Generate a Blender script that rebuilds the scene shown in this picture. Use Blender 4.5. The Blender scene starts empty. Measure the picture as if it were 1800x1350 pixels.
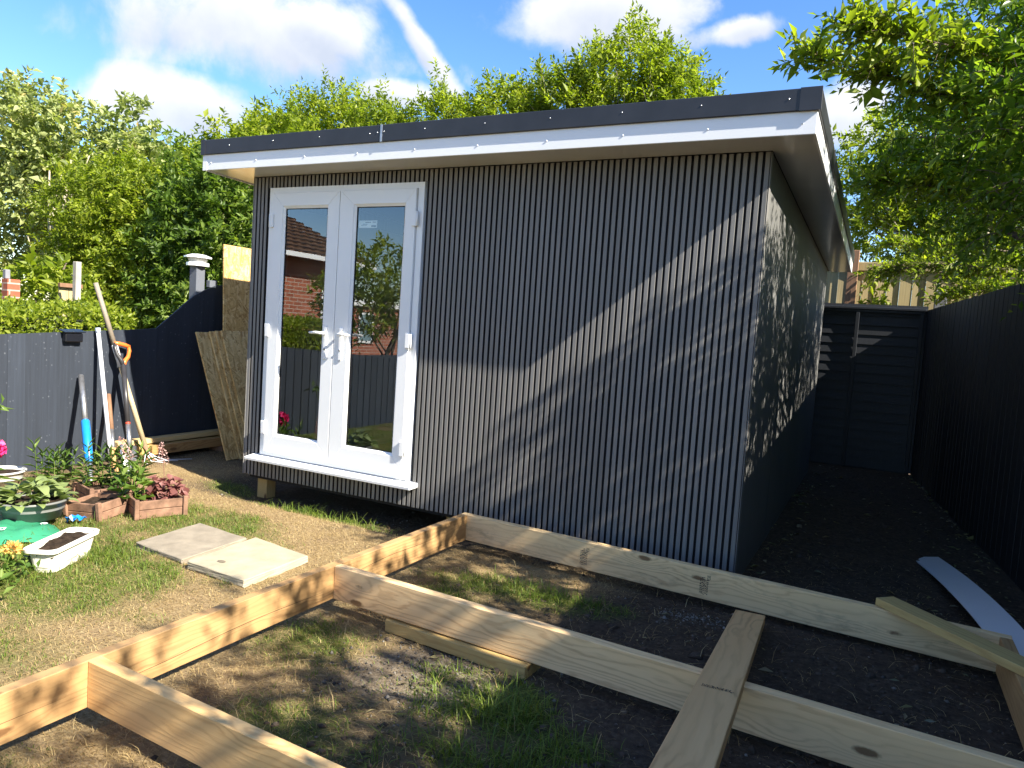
import bpy, bmesh, math
import numpy as np
from mathutils import Vector, Matrix

scene = bpy.context.scene
COL = scene.collection
RNG = np.random.default_rng(11)
R = math.radians

# ------------------------------------------------------------------ camera
CAM = np.array([4.4357, -4.1305, 1.2615])
YAW, PITCH, ROLL, FPX = 0.4679, 0.0722, 0.0661, 1269.8
_f = Vector((-math.sin(YAW) * math.cos(PITCH), math.cos(YAW) * math.cos(PITCH), -math.sin(PITCH)))
_r0 = Vector((math.cos(YAW), math.sin(YAW), 0))
_u0 = _r0.cross(_f)
_r = math.cos(ROLL) * _r0 + math.sin(ROLL) * _u0
_u = -math.sin(ROLL) * _r0 + math.cos(ROLL) * _u0
cd = bpy.data.cameras.new('camera')
cam = bpy.data.objects.new('camera', cd)
COL.objects.link(cam)
cam.matrix_world = Matrix(((_r.x, _u.x, -_f.x, CAM[0]), (_r.y, _u.y, -_f.y, CAM[1]), (_r.z, _u.z, -_f.z, CAM[2]), (0, 0, 0, 1)))
cd.sensor_fit = 'HORIZONTAL'
cd.sensor_width = 36.0
cd.lens = 36.0 * FPX / 1800.0
cd.clip_start = 0.05
cd.clip_end = 2000
scene.camera = cam

# ------------------------------------------------------------------ light
SUN_DIR = Vector((-1.0, 0.172, -0.80)).normalized()      # the way the light travels
sd = bpy.data.lights.new('sun', 'SUN')
sd.energy = 4.3
sd.angle = R(0.55)
sd.color = (1.0, 0.93, 0.80)
sun = bpy.data.objects.new('sun', sd)
COL.objects.link(sun)
sun.rotation_euler = SUN_DIR.to_track_quat('-Z', 'Y').to_euler()
sun.location = (8, -2, 8)

world = bpy.data.worlds.new('World')
scene.world = world
world.use_nodes = True


def build_world():
    nt = world.node_tree
    N, L = nt.nodes, nt.links
    N.clear()

    def n(t, **k):
        x = N.new(t)
        for a, b in k.items():
            setattr(x, a, b)
        return x

    def math_(op, a, b=None, c=None, clamp=False):
        m = n('ShaderNodeMath', operation=op, use_clamp=clamp)
        for i, v in enumerate((a, b, c)):
            if v is None:
                continue
            if isinstance(v, (int, float)):
                m.inputs[i].default_value = v
            else:
                L.new(v, m.inputs[i])
        return m.outputs[0]

    sky = n('ShaderNodeTexSky', sky_type='NISHITA')
    sky.sun_disc = False
    s = -SUN_DIR
    sky.sun_elevation = math.asin(s.z)
    sky.sun_rotation = math.atan2(s.x, s.y)
    sky.altitude = 50
    sky.air_density = 1.0
    sky.dust_density = 0.25
    sky.ozone_density = 2.5
    bg = n('ShaderNodeBackground')
    bg.inputs[1].default_value = 0.080
    hs = n('ShaderNodeHueSaturation')
    hs.inputs['Saturation'].default_value = 1.24
    hs.inputs['Hue'].default_value = 0.508
    L.new(sky.outputs[0], hs.inputs['Color'])
    L.new(hs.outputs[0], bg.inputs[0])
    tc = n('ShaderNodeTexCoord')
    vec = tc.outputs['Generated']
    # cloud banks: direction, half widths along / up the sky, tilt
    banks = [((-0.697, 0.634, 0.340), 0.20, 0.07, 3), ((-0.763, 0.596, 0.245), 0.10, 0.045, 0), ((-0.625, 0.70, 0.346), 0.06, 0.035, -25),
             ((-0.545, 0.762, 0.351), 0.085, 0.017, -50), ((-0.334, 0.857, 0.398), 0.15, 0.05, 2), ((-0.061, 0.956, 0.287), 0.07, 0.045, 10),
             ((-0.186, 0.908, 0.376), 0.08, 0.02, 8), ((-0.575, 0.764, 0.291), 0.06, 0.02, 0)]
    g = np.random.default_rng(5)
    for i in range(26):
        az = g.uniform(0, 2 * math.pi)
        d0 = math.degrees(math.atan2(-math.sin(az), math.cos(az)))
        el = g.uniform(0.15, 1.1)
        v = (math.cos(el) * math.sin(az), math.cos(el) * math.cos(az), math.sin(el))
        cosang = v[0] * _f.x + v[1] * _f.y + v[2] * _f.z
        if cosang > 0.70:
            continue
        banks.append((v, g.uniform(0.12, 0.3), g.uniform(0.05, 0.12), g.uniform(-15, 15)))
    total = None
    hgt = None
    for (c, ru, rv, tilt) in banks:
        c = Vector(c).normalized()
        u = Vector((0, 0, 1)).cross(c).normalized() * -1
        v = u.cross(c).normalized()
        if v.z < 0:
            v = -v
        t = R(tilt)
        u, v = math.cos(t) * u + math.sin(t) * v, -math.sin(t) * u + math.cos(t) * v
        sub = n('ShaderNodeVectorMath', operation='SUBTRACT')
        L.new(vec, sub.inputs[0])
        sub.inputs[1].default_value = c
        du = n('ShaderNodeVectorMath', operation='DOT_PRODUCT')
        L.new(sub.outputs[0], du.inputs[0])
        du.inputs[1].default_value = u / ru
        dv = n('ShaderNodeVectorMath', operation='DOT_PRODUCT')
        L.new(sub.outputs[0], dv.inputs[0])
        dv.inputs[1].default_value = v / rv
        a = math_('MULTIPLY', du.outputs['Value'], du.outputs['Value'])
        b = math_('MULTIPLY_ADD', dv.outputs['Value'], dv.outputs['Value'], a)
        # keep the opposite side of the sky out
        dn = n('ShaderNodeVectorMath', operation='DOT_PRODUCT')
        L.new(vec, dn.inputs[0])
        dn.inputs[1].default_value = c
        front = math_('GREATER_THAN', dn.outputs['Value'], 0.3)
        m = math_('MULTIPLY', math_('SUBTRACT', 1.0, math_('SQRT', b)), 1.0)
        m = math_('SUBTRACT', m, math_('MULTIPLY', math_('SUBTRACT', 1.0, front), 20.0))
        h = math_('MULTIPLY', math_('MAXIMUM', math_('ADD', m, 0.3), 0.0), dv.outputs['Value'])
        total = m if total is None else math_('MAXIMUM', total, m)
        hgt = h if hgt is None else math_('ADD', hgt, h)
    no = n('ShaderNodeTexNoise')
    no.inputs['Scale'].default_value = 7.0
    no.inputs['Detail'].default_value = 9.0
    no.inputs['Roughness'].default_value = 0.58
    no.inputs['Distortion'].default_value = 0.25
    L.new(vec, no.inputs['Vector'])
    x = math_('MULTIPLY_ADD', math_('SUBTRACT', no.outputs[0], 0.5), 2.5, total)
    mr = n('ShaderNodeMapRange', interpolation_type='SMOOTHSTEP')
    mr.inputs['From Min'].default_value = -0.12
    mr.inputs['From Max'].default_value = 0.48
    mr.inputs['To Max'].default_value = 0.93
    L.new(x, mr.inputs['Value'])
    no2 = n('ShaderNodeTexNoise')
    no2.inputs['Scale'].default_value = 11.0
    no2.inputs['Detail'].default_value = 6.0
    L.new(vec, no2.inputs['Vector'])
    sh = math_('MULTIPLY_ADD', no2.outputs[0], 1.2, math_('MULTIPLY', hgt, 0.6))
    cr = n('ShaderNodeValToRGB')
    cr.color_ramp.elements[0].position = 0.2
    cr.color_ramp.elements[0].color = (0.60, 0.65, 0.75, 1)
    cr.color_ramp.elements[1].position = 0.85
    cr.color_ramp.elements[1].color = (1, 0.99, 0.97, 1)
    L.new(sh, cr.inputs[0])
    cb = n('ShaderNodeBackground')
    cb.inputs[1].default_value = 0.33
    L.new(cr.outputs[0], cb.inputs[0])
    mix = n('ShaderNodeMixShader')
    L.new(mr.outputs[0], mix.inputs[0])
    L.new(bg.outputs[0], mix.inputs[1])
    L.new(cb.outputs[0], mix.inputs[2])
    out = n('ShaderNodeOutputWorld')
    L.new(mix.outputs[0], out.inputs[0])


build_world()
scene.view_settings.view_transform = 'Standard'
scene.view_settings.look = 'None'
scene.view_settings.gamma = 1.0
scene.view_settings.use_curve_mapping = False
scene.view_settings.exposure = 1.9
scene.cycles.max_bounces = 10
scene.cycles.transparent_max_bounces = 16


# ------------------------------------------------------------------ helpers
def link(o, parent=None):
    COL.objects.link(o)
    if parent is not None:
        o.parent = parent
    return o


def tag(o, label, cat, group=None):
    o['label'] = label
    o['category'] = cat
    if group:
        o['group'] = group
    return o


def thing(name, loc, label, cat, group=None):
    o = bpy.data.objects.new(name, None)
    o.location = loc
    o.empty_display_size = 0.1
    link(o)
    return tag(o, label, cat, group)


def mesh_np(name, V, F, mat, smooth=False):
    """F: int array (n, k), all faces the same size, or a list of tuples."""
    me = bpy.data.meshes.new(name)
    V = np.asarray(V, np.float32)
    if isinstance(F, np.ndarray):
        k = F.shape[1]
        me.vertices.add(len(V))
        me.vertices.foreach_set('co', V.ravel())
        me.loops.add(F.size)
        me.loops.foreach_set('vertex_index', F.astype(np.int32).ravel())
        me.polygons.add(len(F))
        me.polygons.foreach_set('loop_start', np.arange(0, F.size, k, dtype=np.int32))
        me.polygons.foreach_set('loop_total', np.full(len(F), k, np.int32))
        me.update(calc_edges=True)
        me.validate()
    else:
        me.from_pydata([tuple(v) for v in V], [], F)
        me.update()
    if mat:
        me.materials.append(mat)
    if smooth:
        me.polygons.foreach_set('use_smooth', np.ones(len(me.polygons), bool))
    return me


def ob(name, me, parent=None, loc=(0, 0, 0), rot=None):
    o = bpy.data.objects.new(name, me)
    o.location = loc
    if rot is not None:
        o.rotation_euler = rot
    return link(o, parent)


def world_child(o, parent):
    """parent is an unrotated, unscaled Empty: keep the child's world place"""
    o.parent = parent
    o.location = Vector(o.location) - parent.location
    return o


def box_mesh(name, x0, x1, y0, y1, z0, z1, mat, bev=0.0, seg=1):
    bm = bmesh.new()
    vs = [bm.verts.new(p) for p in ((x0, y0, z0), (x1, y0, z0), (x1, y1, z0), (x0, y1, z0), (x0, y0, z1), (x1, y0, z1), (x1, y1, z1), (x0, y1, z1))]
    for f in ((3, 2, 1, 0), (4, 5, 6, 7), (0, 1, 5, 4), (1, 2, 6, 5), (2, 3, 7, 6), (3, 0, 4, 7)):
        bm.faces.new([vs[i] for i in f])
    if bev:
        bmesh.ops.bevel(bm, geom=bm.edges[:], offset=bev, segments=seg, affect='EDGES', profile=0.6)
    me = bpy.data.meshes.new(name)
    bm.to_mesh(me)
    bm.free()
    me.materials.append(mat)
    return me


def box(name, x0, x1, y0, y1, z0, z1, mat, parent=None, bev=0.0, seg=1):
    """a box in world places, parented to an unrotated Empty or to nothing"""
    c = Vector(((x0 + x1) / 2, (y0 + y1) / 2, (z0 + z1) / 2))
    me = box_mesh(name, x0 - c.x, x1 - c.x, y0 - c.y, y1 - c.y, z0 - c.z, z1 - c.z, mat, bev, seg)
    o = ob(name, me, None, c)
    if parent is not None:
        put(o, parent)
    return o


def wloc(o):
    v = Vector(o.location)
    p = o.parent
    while p is not None:
        v = v + Vector(p.location)
        p = p.parent
    return v


def put(o, parent):
    """child keeps its world place; every ancestor is unrotated"""
    o.location = Vector(o.location) - wloc(parent)
    o.parent = parent
    return o


def hexa(name, P, mat, parent=None, bev=0.0):
    """eight world corners: bottom ring then top ring"""
    P = [Vector(p) for p in P]
    c = sum(P, Vector()) / 8
    bm = bmesh.new()
    vs = [bm.verts.new(p - c) for p in P]
    for f in ((3, 2, 1, 0), (4, 5, 6, 7), (0, 1, 5, 4), (1, 2, 6, 5), (2, 3, 7, 6), (3, 0, 4, 7)):
        bm.faces.new([vs[i] for i in f])
    if bev:
        bmesh.ops.bevel(bm, geom=bm.edges[:], offset=bev, segments=1, affect='EDGES')
    me = bpy.data.meshes.new(name)
    bm.to_mesh(me)
    bm.free()
    me.materials.append(mat)
    o = ob(name, me, None, c)
    if parent is not None:
        put(o, parent)
    return o


def board(name, p0, p1, width, thick, mat, parent=None, up=(0, 0, 1), bev=0.0025):
    """a timber from p0 to p1 (centre line); width runs along `up`; local X is the grain"""
    p0, p1 = Vector(p0), Vector(p1)
    x = (p1 - p0)
    ln = x.length
    x.normalize()
    u = Vector(up)
    u = (u - x * u.dot(x)).normalized()
    y = u.cross(x)
    me = box_mesh(name, 0, ln, -thick / 2, thick / 2, -width / 2, width / 2, mat, bev)
    o = bpy.data.objects.new(name, me)
    link(o)
    o.rotation_euler = Matrix(((x.x, y.x, u.x), (x.y, y.y, u.y), (x.z, y.z, u.z))).to_euler()
    o.location = p0
    if parent is not None:
        put(o, parent)
    return o


def tube_arrays(pts, rad, seg=8):
    pts = np.asarray(pts, float)
    n = len(pts)
    rad = np.broadcast_to(np.asarray(rad, float), (n,))
    T = np.gradient(pts, axis=0)
    T /= np.linalg.norm(T, axis=1)[:, None] + 1e-9
    ref = np.array([0.31, 0.23, 0.92]) if abs(T[0][2]) < 0.9 else np.array([1.0, 0.1, 0.0])
    A = np.cross(T, ref)
    A /= np.linalg.norm(A, axis=1)[:, None] + 1e-9
    B = np.cross(T, A)
    th = np.linspace(0, 2 * math.pi, seg, endpoint=False)
    V = pts[:, None] + rad[:, None, None] * (np.cos(th)[None, :, None] * A[:, None] + np.sin(th)[None, :, None] * B[:, None])
    V = V.reshape(-1, 3)
    F = []
    for i in range(n - 1):
        for j in range(seg):
            F.append((i * seg + j, i * seg + (j + 1) % seg, (i + 1) * seg + (j + 1) % seg, (i + 1) * seg + j))
    F.append(tuple(range(seg - 1, -1, -1)))
    F.append(tuple((n - 1) * seg + j for j in range(seg)))
    return V, F


def merge(parts):
    V, F, k = [], [], 0
    for v, f in parts:
        V.append(np.asarray(v))
        F += [tuple(i + k for i in q) for q in f]
        k += len(v)
    return np.concatenate(V), F


def tube(name, pts, rad, mat, parent=None, seg=10):
    V, F = tube_arrays(pts, rad, seg)
    c = V.mean(0)
    o = ob(name, mesh_np(name, V - c, F, mat, True), None, c)
    if parent is not None:
        put(o, parent)
    return o


def lathe(name, prof, mat, loc, parent=None, seg=28, smooth=True, sx=1.0, sy=1.0):
    V, F = [], []
    for (r, z) in prof:
        for j in range(seg):
            a = 2 * math.pi * j / seg
            V.append((r * math.cos(a) * sx, r * math.sin(a) * sy, z))
    for i in range(len(prof) - 1):
        for j in range(seg):
            F.append((i * seg + j, i * seg + (j + 1) % seg, (i + 1) * seg + (j + 1) % seg, (i + 1) * seg + j))
    o = ob(name, mesh_np(name, V, F, mat, smooth), None, loc)
    if parent is not None:
        put(o, parent)
    return o


def text(name, body, size, mat, loc, xdir, ydir, parent=None, ext=0.0004):
    cu = bpy.data.curves.new(name, 'FONT')
    cu.body = body
    cu.size = size
    cu.extrude = ext
    cu.align_x = 'CENTER'
    cu.align_y = 'CENTER'
    t = bpy.data.objects.new(name, cu)
    me = bpy.data.meshes.new_from_object(t)
    bpy.data.objects.remove(t)
    me.materials.clear()
    me.materials.append(mat)
    x, y = Vector(xdir).normalized(), Vector(ydir)
    y = (y - x * y.dot(x)).normalized()
    z = x.cross(y)
    o = ob(name, me, None, loc)
    o.rotation_euler = Matrix(((x.x, y.x, z.x), (x.y, y.y, z.y), (x.z, y.z, z.z))).to_euler()
    if parent is not None:
        put(o, parent)
    return o


# ------------------------------------------------------------------ noise in numpy (for the terrain's own relief and patches)
def vnoise(x, y, s, seed=0):
    x = np.asarray(x, float) / s + seed * 17.31
    y = np.asarray(y, float) / s + seed * 9.77
    xi, yi = np.floor(x), np.floor(y)
    fx, fy = x - xi, y - yi
    fx, fy = fx * fx * (3 - 2 * fx), fy * fy * (3 - 2 * fy)

    def h(a, b):
        v = np.sin(a * 127.1 + b * 311.7 + seed * 74.7) * 43758.5453
        return v - np.floor(v)
    return (h(xi, yi) * (1 - fx) + h(xi + 1, yi) * fx) * (1 - fy) + (h(xi, yi + 1) * (1 - fx) + h(xi + 1, yi + 1) * fx) * fy


def fbm(x, y, s, seed=0, o=4):
    a, t, w = 0, 0, 1.0
    for i in range(o):
        a = a + w * vnoise(x, y, s / 2 ** i, seed + i)
        t += w
        w *= 0.5
    return a / t


def sst(a, b, x):
    t = np.clip((np.asarray(x, float) - a) / (b - a), 0, 1)
    return t * t * (3 - 2 * t)


def gz(x, y):
    x, y = np.asarray(x, float), np.asarray(y, float)
    z = -0.13 + 0.035 * sst(2.6, 4.2, x) + 0.03 * sst(-0.4, -1.4, x)
    dip = sst(-0.5, 0.1, x) * sst(2.6, 1.7, x) * sst(-0.32, -0.05, y) * sst(5.5, 4.5, y)
    z = z - 0.075 * dip
    z = z + 0.028 * (fbm(x, y, 0.9, 3) - 0.5) + 0.012 * (fbm(x, y, 0.14, 8, 2) - 0.5)
    far = sst(9, 40, np.hypot(x, y))
    return z * (1 - far) - 0.15 * far


def gzf(x, y):
    return float(gz(x, y))


# ------------------------------------------------------------------ materials
def new_mat(name):
    m = bpy.data.materials.new(name)
    m.use_nodes = True
    nt = m.node_tree
    p = nt.nodes['Principled BSDF']
    return m, nt, p


def nd(nt, t, **k):
    x = nt.nodes.new(t)
    for a, b in k.items():
        if a in x.inputs if isinstance(a, str) and a in [i.name for i in x.inputs] else False:
            x.inputs[a].default_value = b
        else:
            setattr(x, a, b)
    return x


def noise(nt, vec, scale, detail=4, rough=0.55, dist=0.0):
    x = nt.nodes.new('ShaderNodeTexNoise')
    x.inputs['Scale'].default_value = scale
    x.inputs['Detail'].default_value = detail
    x.inputs['Roughness'].default_value = rough
    x.inputs['Distortion'].default_value = dist
    if vec is not None:
        nt.links.new(vec, x.inputs['Vector'])
    return x.outputs[0]


def mapping(nt, vec, scale=(1, 1, 1), rot=(0, 0, 0), loc=None):
    m = nt.nodes.new('ShaderNodeMapping')
    m.inputs['Scale'].default_value = scale
    m.inputs['Rotation'].default_value = rot
    nt.links.new(vec, m.inputs['Vector'])
    if loc is not None:
        nt.links.new(loc, m.inputs['Location'])
    return m.outputs[0]


def coord(nt, which='Object'):
    return nt.nodes.new('ShaderNodeTexCoord').outputs[which]


def geo(nt, which='Position'):
    return nt.nodes.new('ShaderNodeNewGeometry').outputs[which]


def ramp(nt, fac, stops, interp='LINEAR'):
    r = nt.nodes.new('ShaderNodeValToRGB')
    e = r.color_ramp.elements
    r.color_ramp.interpolation = interp
    while len(e) < len(stops):
        e.new(0.5)
    for q, (p, c) in zip(e, stops):
        q.position = p
        q.color = (c[0], c[1], c[2], 1) if not isinstance(c, (int, float)) else (c, c, c, 1)
    nt.links.new(fac, r.inputs[0])
    return r.outputs[0]


def mixc(nt, fac, a, b, mode='MIX'):
    m = nt.nodes.new('ShaderNodeMix')
    m.data_type = 'RGBA'
    m.blend_type = mode
    for i, v in ((0, fac), (6, a), (7, b)):
        if isinstance(v, (int, float)):
            m.inputs[i].default_value = v
        elif isinstance(v, tuple):
            m.inputs[i].default_value = (v[0], v[1], v[2], 1)
        else:
            nt.links.new(v, m.inputs[i])
    return m.outputs[2]


def mth(nt, op, a, b=None, c=None, clamp=False):
    m = nt.nodes.new('ShaderNodeMath')
    m.operation = op
    m.use_clamp = clamp
    for i, v in enumerate((a, b, c)):
        if v is None:
            continue
        if isinstance(v, (int, float)):
            m.inputs[i].default_value = v
        else:
            nt.links.new(v, m.inputs[i])
    return m.outputs[0]


def bump(nt, p, h, strength=0.3, dist=0.01):
    b = nt.nodes.new('ShaderNodeBump')
    b.inputs['Strength'].default_value = strength
    b.inputs['Distance'].default_value = dist
    nt.links.new(h, b.inputs['Height'])
    nt.links.new(b.outputs[0], p.inputs['Normal'])


def setp(p, rough=None, spec=None, metal=None):
    if rough is not None:
        p.inputs['Roughness'].default_value = rough
    if spec is not None:
        p.inputs['Specular IOR Level'].default_value = spec
    if metal is not None:
        p.inputs['Metallic'].default_value = metal


def obj_offset(nt):
    oi = nt.nodes.new('ShaderNodeObjectInfo')
    c = nt.nodes.new('ShaderNodeCombineXYZ')
    for i, k in enumerate((37.0, 53.0, 71.0)):
        nt.links.new(mth(nt, 'MULTIPLY', oi.outputs['Random'], k), c.inputs[i])
    return c.outputs[0], oi.outputs['Random']


def plain(name, col, rough=0.5, var=0.06, scale=6.0, spec=0.5, metal=0.0, bmp=0.0):
    m, nt, p = new_mat(name)
    v = coord(nt)
    f = noise(nt, v, scale, 5)
    lo = tuple(c * (1 - var) for c in col)
    hi = tuple(min(1, c * (1 + var)) for c in col)
    nt.links.new(ramp(nt, f, [(0.3, lo), (0.7, hi)]), p.inputs['Base Color'])
    setp(p, rough, spec, metal)
    if bmp:
        bump(nt, p, noise(nt, v, scale * 12, 4), bmp, 0.003)
    return m


def wood(name, light, mid, dark, knots=True, grime=0.0, rough=0.6, ring=42.0):
    """sawn softwood: grain along local X"""
    m, nt, p = new_mat(name)
    v0 = coord(nt)
    off, rnd = obj_offset(nt)
    add = nt.nodes.new('ShaderNodeVectorMath')
    nt.links.new(v0, add.inputs[0])
    nt.links.new(off, add.inputs[1])
    v = add.outputs[0]
    wob = noise(nt, mapping(nt, v, (1.3, 9, 9)), 1.0, 4, 0.55)
    # knots: cells stretched along the grain push the rings aside
    vor = nt.nodes.new('ShaderNodeTexVoronoi')
    vor.inputs['Scale'].default_value = 1.0
    nt.links.new(mapping(nt, v, (2.6, 7.5, 7.5)), vor.inputs['Vector'])
    kd = vor.outputs['Distance']
    kpush = mth(nt, 'MULTIPLY', mth(nt, 'SUBTRACT', 0.42, kd, None, True), 2.2)
    sp = nt.nodes.new('ShaderNodeSeparateXYZ')
    nt.links.new(v, sp.inputs[0])
    ry = mth(nt, 'MULTIPLY_ADD', sp.outputs[2], 1.0, mth(nt, 'MULTIPLY', sp.outputs[1], 0.55))
    ph = mth(nt, 'MULTIPLY_ADD', wob, 0.16, ry)
    ph = mth(nt, 'MULTIPLY_ADD', kpush, 0.06, ph) if knots else ph
    s = mth(nt, 'SINE', mth(nt, 'MULTIPLY', ph, ring * 6.283))
    s = mth(nt, 'MULTIPLY_ADD', s, 0.5, 0.5)
    s = mth(nt, 'POWER', s, 3.0)
    fib = noise(nt, mapping(nt, v, (3, 160, 160)), 1.0, 3, 0.6)
    tone = noise(nt, mapping(nt, v, (0.7, 6, 6)), 1.0, 3)
    c = mixc(nt, ramp(nt, tone, [(0.3, 0.0), (0.72, 1.0)]), light, mid)
    fade = noise(nt, mapping(nt, v, (0.8, 9, 9)), 1.0, 2)
    c = mixc(nt, mth(nt, 'MULTIPLY', s, mth(nt, 'MULTIPLY', ramp(nt, fade, [(0.35, 0.2), (0.7, 1.0)]), 0.62)), c, dark)
    c = mixc(nt, ramp(nt, fib, [(0.45, 0.0), (0.75, 0.30)]), c, mid)
    hv = nt.nodes.new('ShaderNodeHueSaturation')
    nt.links.new(c, hv.inputs['Color'])
    nt.links.new(mth(nt, 'MULTIPLY_ADD', rnd, 0.22, 0.9), hv.inputs['Value'])
    nt.links.new(mth(nt, 'MULTIPLY_ADD', rnd, -0.15, 1.05), hv.inputs['Saturation'])
    c = hv.outputs[0]
    if knots:
        kf = ramp(nt, mth(nt, 'MULTIPLY_ADD', noise(nt, v, 60, 2), 0.05, kd), [(0.105, 1.0), (0.15, 0.0)])
        # only some cells carry a knot
        sel = nt.nodes.new('ShaderNodeSeparateColor')
        nt.links.new(vor.outputs['Color'], sel.inputs[0])
        kf = mth(nt, 'MULTIPLY', kf, mth(nt, 'GREATER_THAN', sel.outputs[0], 0.45))
        c = mixc(nt, mth(nt, 'MULTIPLY', kf, 0.85), c, (0.12, 0.055, 0.022))
    if grime:
        gr = noise(nt, mapping(nt, v, (2.2, 7, 7)), 1.0, 8, 0.72)
        c = mixc(nt, ramp(nt, gr, [(0.52, 0.0), (0.72, grime)]), c, (0.075, 0.06, 0.045))
    nt.links.new(c, p.inputs['Base Color'])
    setp(p, rough, 0.3)
    hh = mth(nt, 'MULTIPLY_ADD', s, 0.4, fib)
    bump(nt, p, hh, 0.25, 0.002)
    return m


def leafmat(name, cols, trans=0.35, rough=0.45, tcol=None, spec=0.35):
    m, nt, p = new_mat(name)
    rnd = geo(nt, 'Random Per Island')
    pos = geo(nt)
    clump = noise(nt, pos, 1.1, 3)
    f = mth(nt, 'MULTIPLY_ADD', rnd, 0.62, mth(nt, 'MULTIPLY', mth(nt, 'SUBTRACT', clump, 0.3), 0.95), True)
    k = len(cols)
    c = ramp(nt, f, [(i / max(1, k - 1), q) for i, q in enumerate(cols)])
    nt.links.new(c, p.inputs['Base Color'])
    setp(p, rough, spec)
    tr = nt.nodes.new('ShaderNodeBsdfTranslucent')
    tc = mixc(nt, 1.0, c, tcol or (1.35, 1.5, 0.55), 'MULTIPLY')
    nt.links.new(tc, tr.inputs[0])
    mx = nt.nodes.new('ShaderNodeMixShader')
    mx.inputs[0].default_value = trans
    out = nt.nodes['Material Output']
    nt.links.new(p.outputs[0], mx.inputs[1])
    nt.links.new(tr.outputs[0], mx.inputs[2])
    nt.links.new(mx.outputs[0], out.inputs[0])
    return m


def mat_slat():
    m, nt, p = new_mat('grey_composite')
    v = coord(nt)
    off, rnd = obj_offset(nt)
    add = nt.nodes.new('ShaderNodeVectorMath')
    nt.links.new(v, add.inputs[0])
    nt.links.new(off, add.inputs[1])
    v = add.outputs[0]
    st = noise(nt, mapping(nt, v, (150, 150, 1.6)), 1.0, 5, 0.65)
    pt = noise(nt, mapping(nt, v, (3, 3, 1.2)), 1.0, 4)
    c = ramp(nt, st, [(0.25, (0.125, 0.121, 0.117)), (0.55, (0.185, 0.178, 0.171)), (0.8, (0.24, 0.23, 0.22))])
    c = mixc(nt, ramp(nt, pt, [(0.4, 0.0), (0.75, 0.35)]), c, (0.21, 0.203, 0.193))
    hv = nt.nodes.new('ShaderNodeHueSaturation')
    nt.links.new(c, hv.inputs['Color'])
    oi2 = nt.nodes.new('ShaderNodeObjectInfo')          # boards of six ribs come from different batches
    sx2 = nt.nodes.new('ShaderNodeSeparateXYZ')
    nt.links.new(oi2.outputs['Location'], sx2.inputs[0])
    wn = nt.nodes.new('ShaderNodeTexWhiteNoise')
    wn.noise_dimensions = '1D'
    nt.links.new(mth(nt, 'FLOOR', mth(nt, 'DIVIDE', sx2.outputs[0], 0.2315)), wn.inputs['W'])
    val = mth(nt, 'MULTIPLY_ADD', rnd, 0.12, 0.86)
    nt.links.new(mth(nt, 'MULTIPLY_ADD', wn.outputs['Value'], 0.16, val), hv.inputs['Value'])
    nt.links.new(hv.outputs[0], p.inputs['Base Color'])
    nt.links.new(mth(nt, 'MULTIPLY_ADD', st, 0.25, 0.36), p.inputs['Roughness'])
    setp(p, None, 0.5)
    bump(nt, p, st, 0.25, 0.001)
    return m


def mat_side():
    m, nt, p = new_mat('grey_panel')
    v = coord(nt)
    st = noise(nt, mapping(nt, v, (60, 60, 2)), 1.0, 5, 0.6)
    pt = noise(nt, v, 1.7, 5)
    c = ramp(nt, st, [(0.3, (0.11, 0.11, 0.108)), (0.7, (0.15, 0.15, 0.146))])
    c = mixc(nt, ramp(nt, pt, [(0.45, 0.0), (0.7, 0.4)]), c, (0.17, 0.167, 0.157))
    nt.links.new(c, p.inputs['Base Color'])
    setp(p, 0.6, 0.35)
    bump(nt, p, st, 0.15, 0.001)
    return m


def mat_fence(name, base, speck, rough=0.55, sp_amt=1.0):
    m, nt, p = new_mat(name)
    v = coord(nt)
    off, rnd = obj_offset(nt)
    add = nt.nodes.new('ShaderNodeVectorMath')
    nt.links.new(v, add.inputs[0])
    nt.links.new(off, add.inputs[1])
    v = add.outputs[0]
    gr = noise(nt, mapping(nt, v, (55, 55, 1.5)), 1.0, 6, 0.65)
    cl = noise(nt, mapping(nt, v, (2.5, 2.5, 1.2)), 1.0, 5, 0.6)
    c = ramp(nt, gr, [(0.25, tuple(q * 0.75 for q in base)), (0.75, tuple(q * 1.25 for q in base))])
    c = mixc(nt, ramp(nt, cl, [(0.45, 0.0), (0.8, 0.30)]), c, tuple(q * 1.7 for q in base))
    vor = nt.nodes.new('ShaderNodeTexVoronoi')
    vor.inputs['Scale'].default_value = 26.0
    nt.links.new(mapping(nt, v, (1, 1, 0.8)), vor.inputs['Vector'])
    dirt = noise(nt, v, 3.0, 6, 0.7)
    sp = ramp(nt, mth(nt, 'MULTIPLY_ADD', dirt, -0.10, vor.outputs['Distance']), [(0.0, 1.0), (0.13, 0.0)])
    sp = mth(nt, 'MULTIPLY', sp, mth(nt, 'MULTIPLY', ramp(nt, dirt, [(0.40, 0.0), (0.58, 1.0)]), sp_amt))
    c = mixc(nt, sp, c, speck)
    hv = nt.nodes.new('ShaderNodeHueSaturation')
    nt.links.new(c, hv.inputs['Color'])
    nt.links.new(mth(nt, 'MULTIPLY_ADD', rnd, 0.22, 0.89), hv.inputs['Value'])
    nt.links.new(hv.outputs[0], p.inputs['Base Color'])
    setp(p, rough, 0.4)
    bump(nt, p, gr, 0.35, 0.002)
    return m


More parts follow.
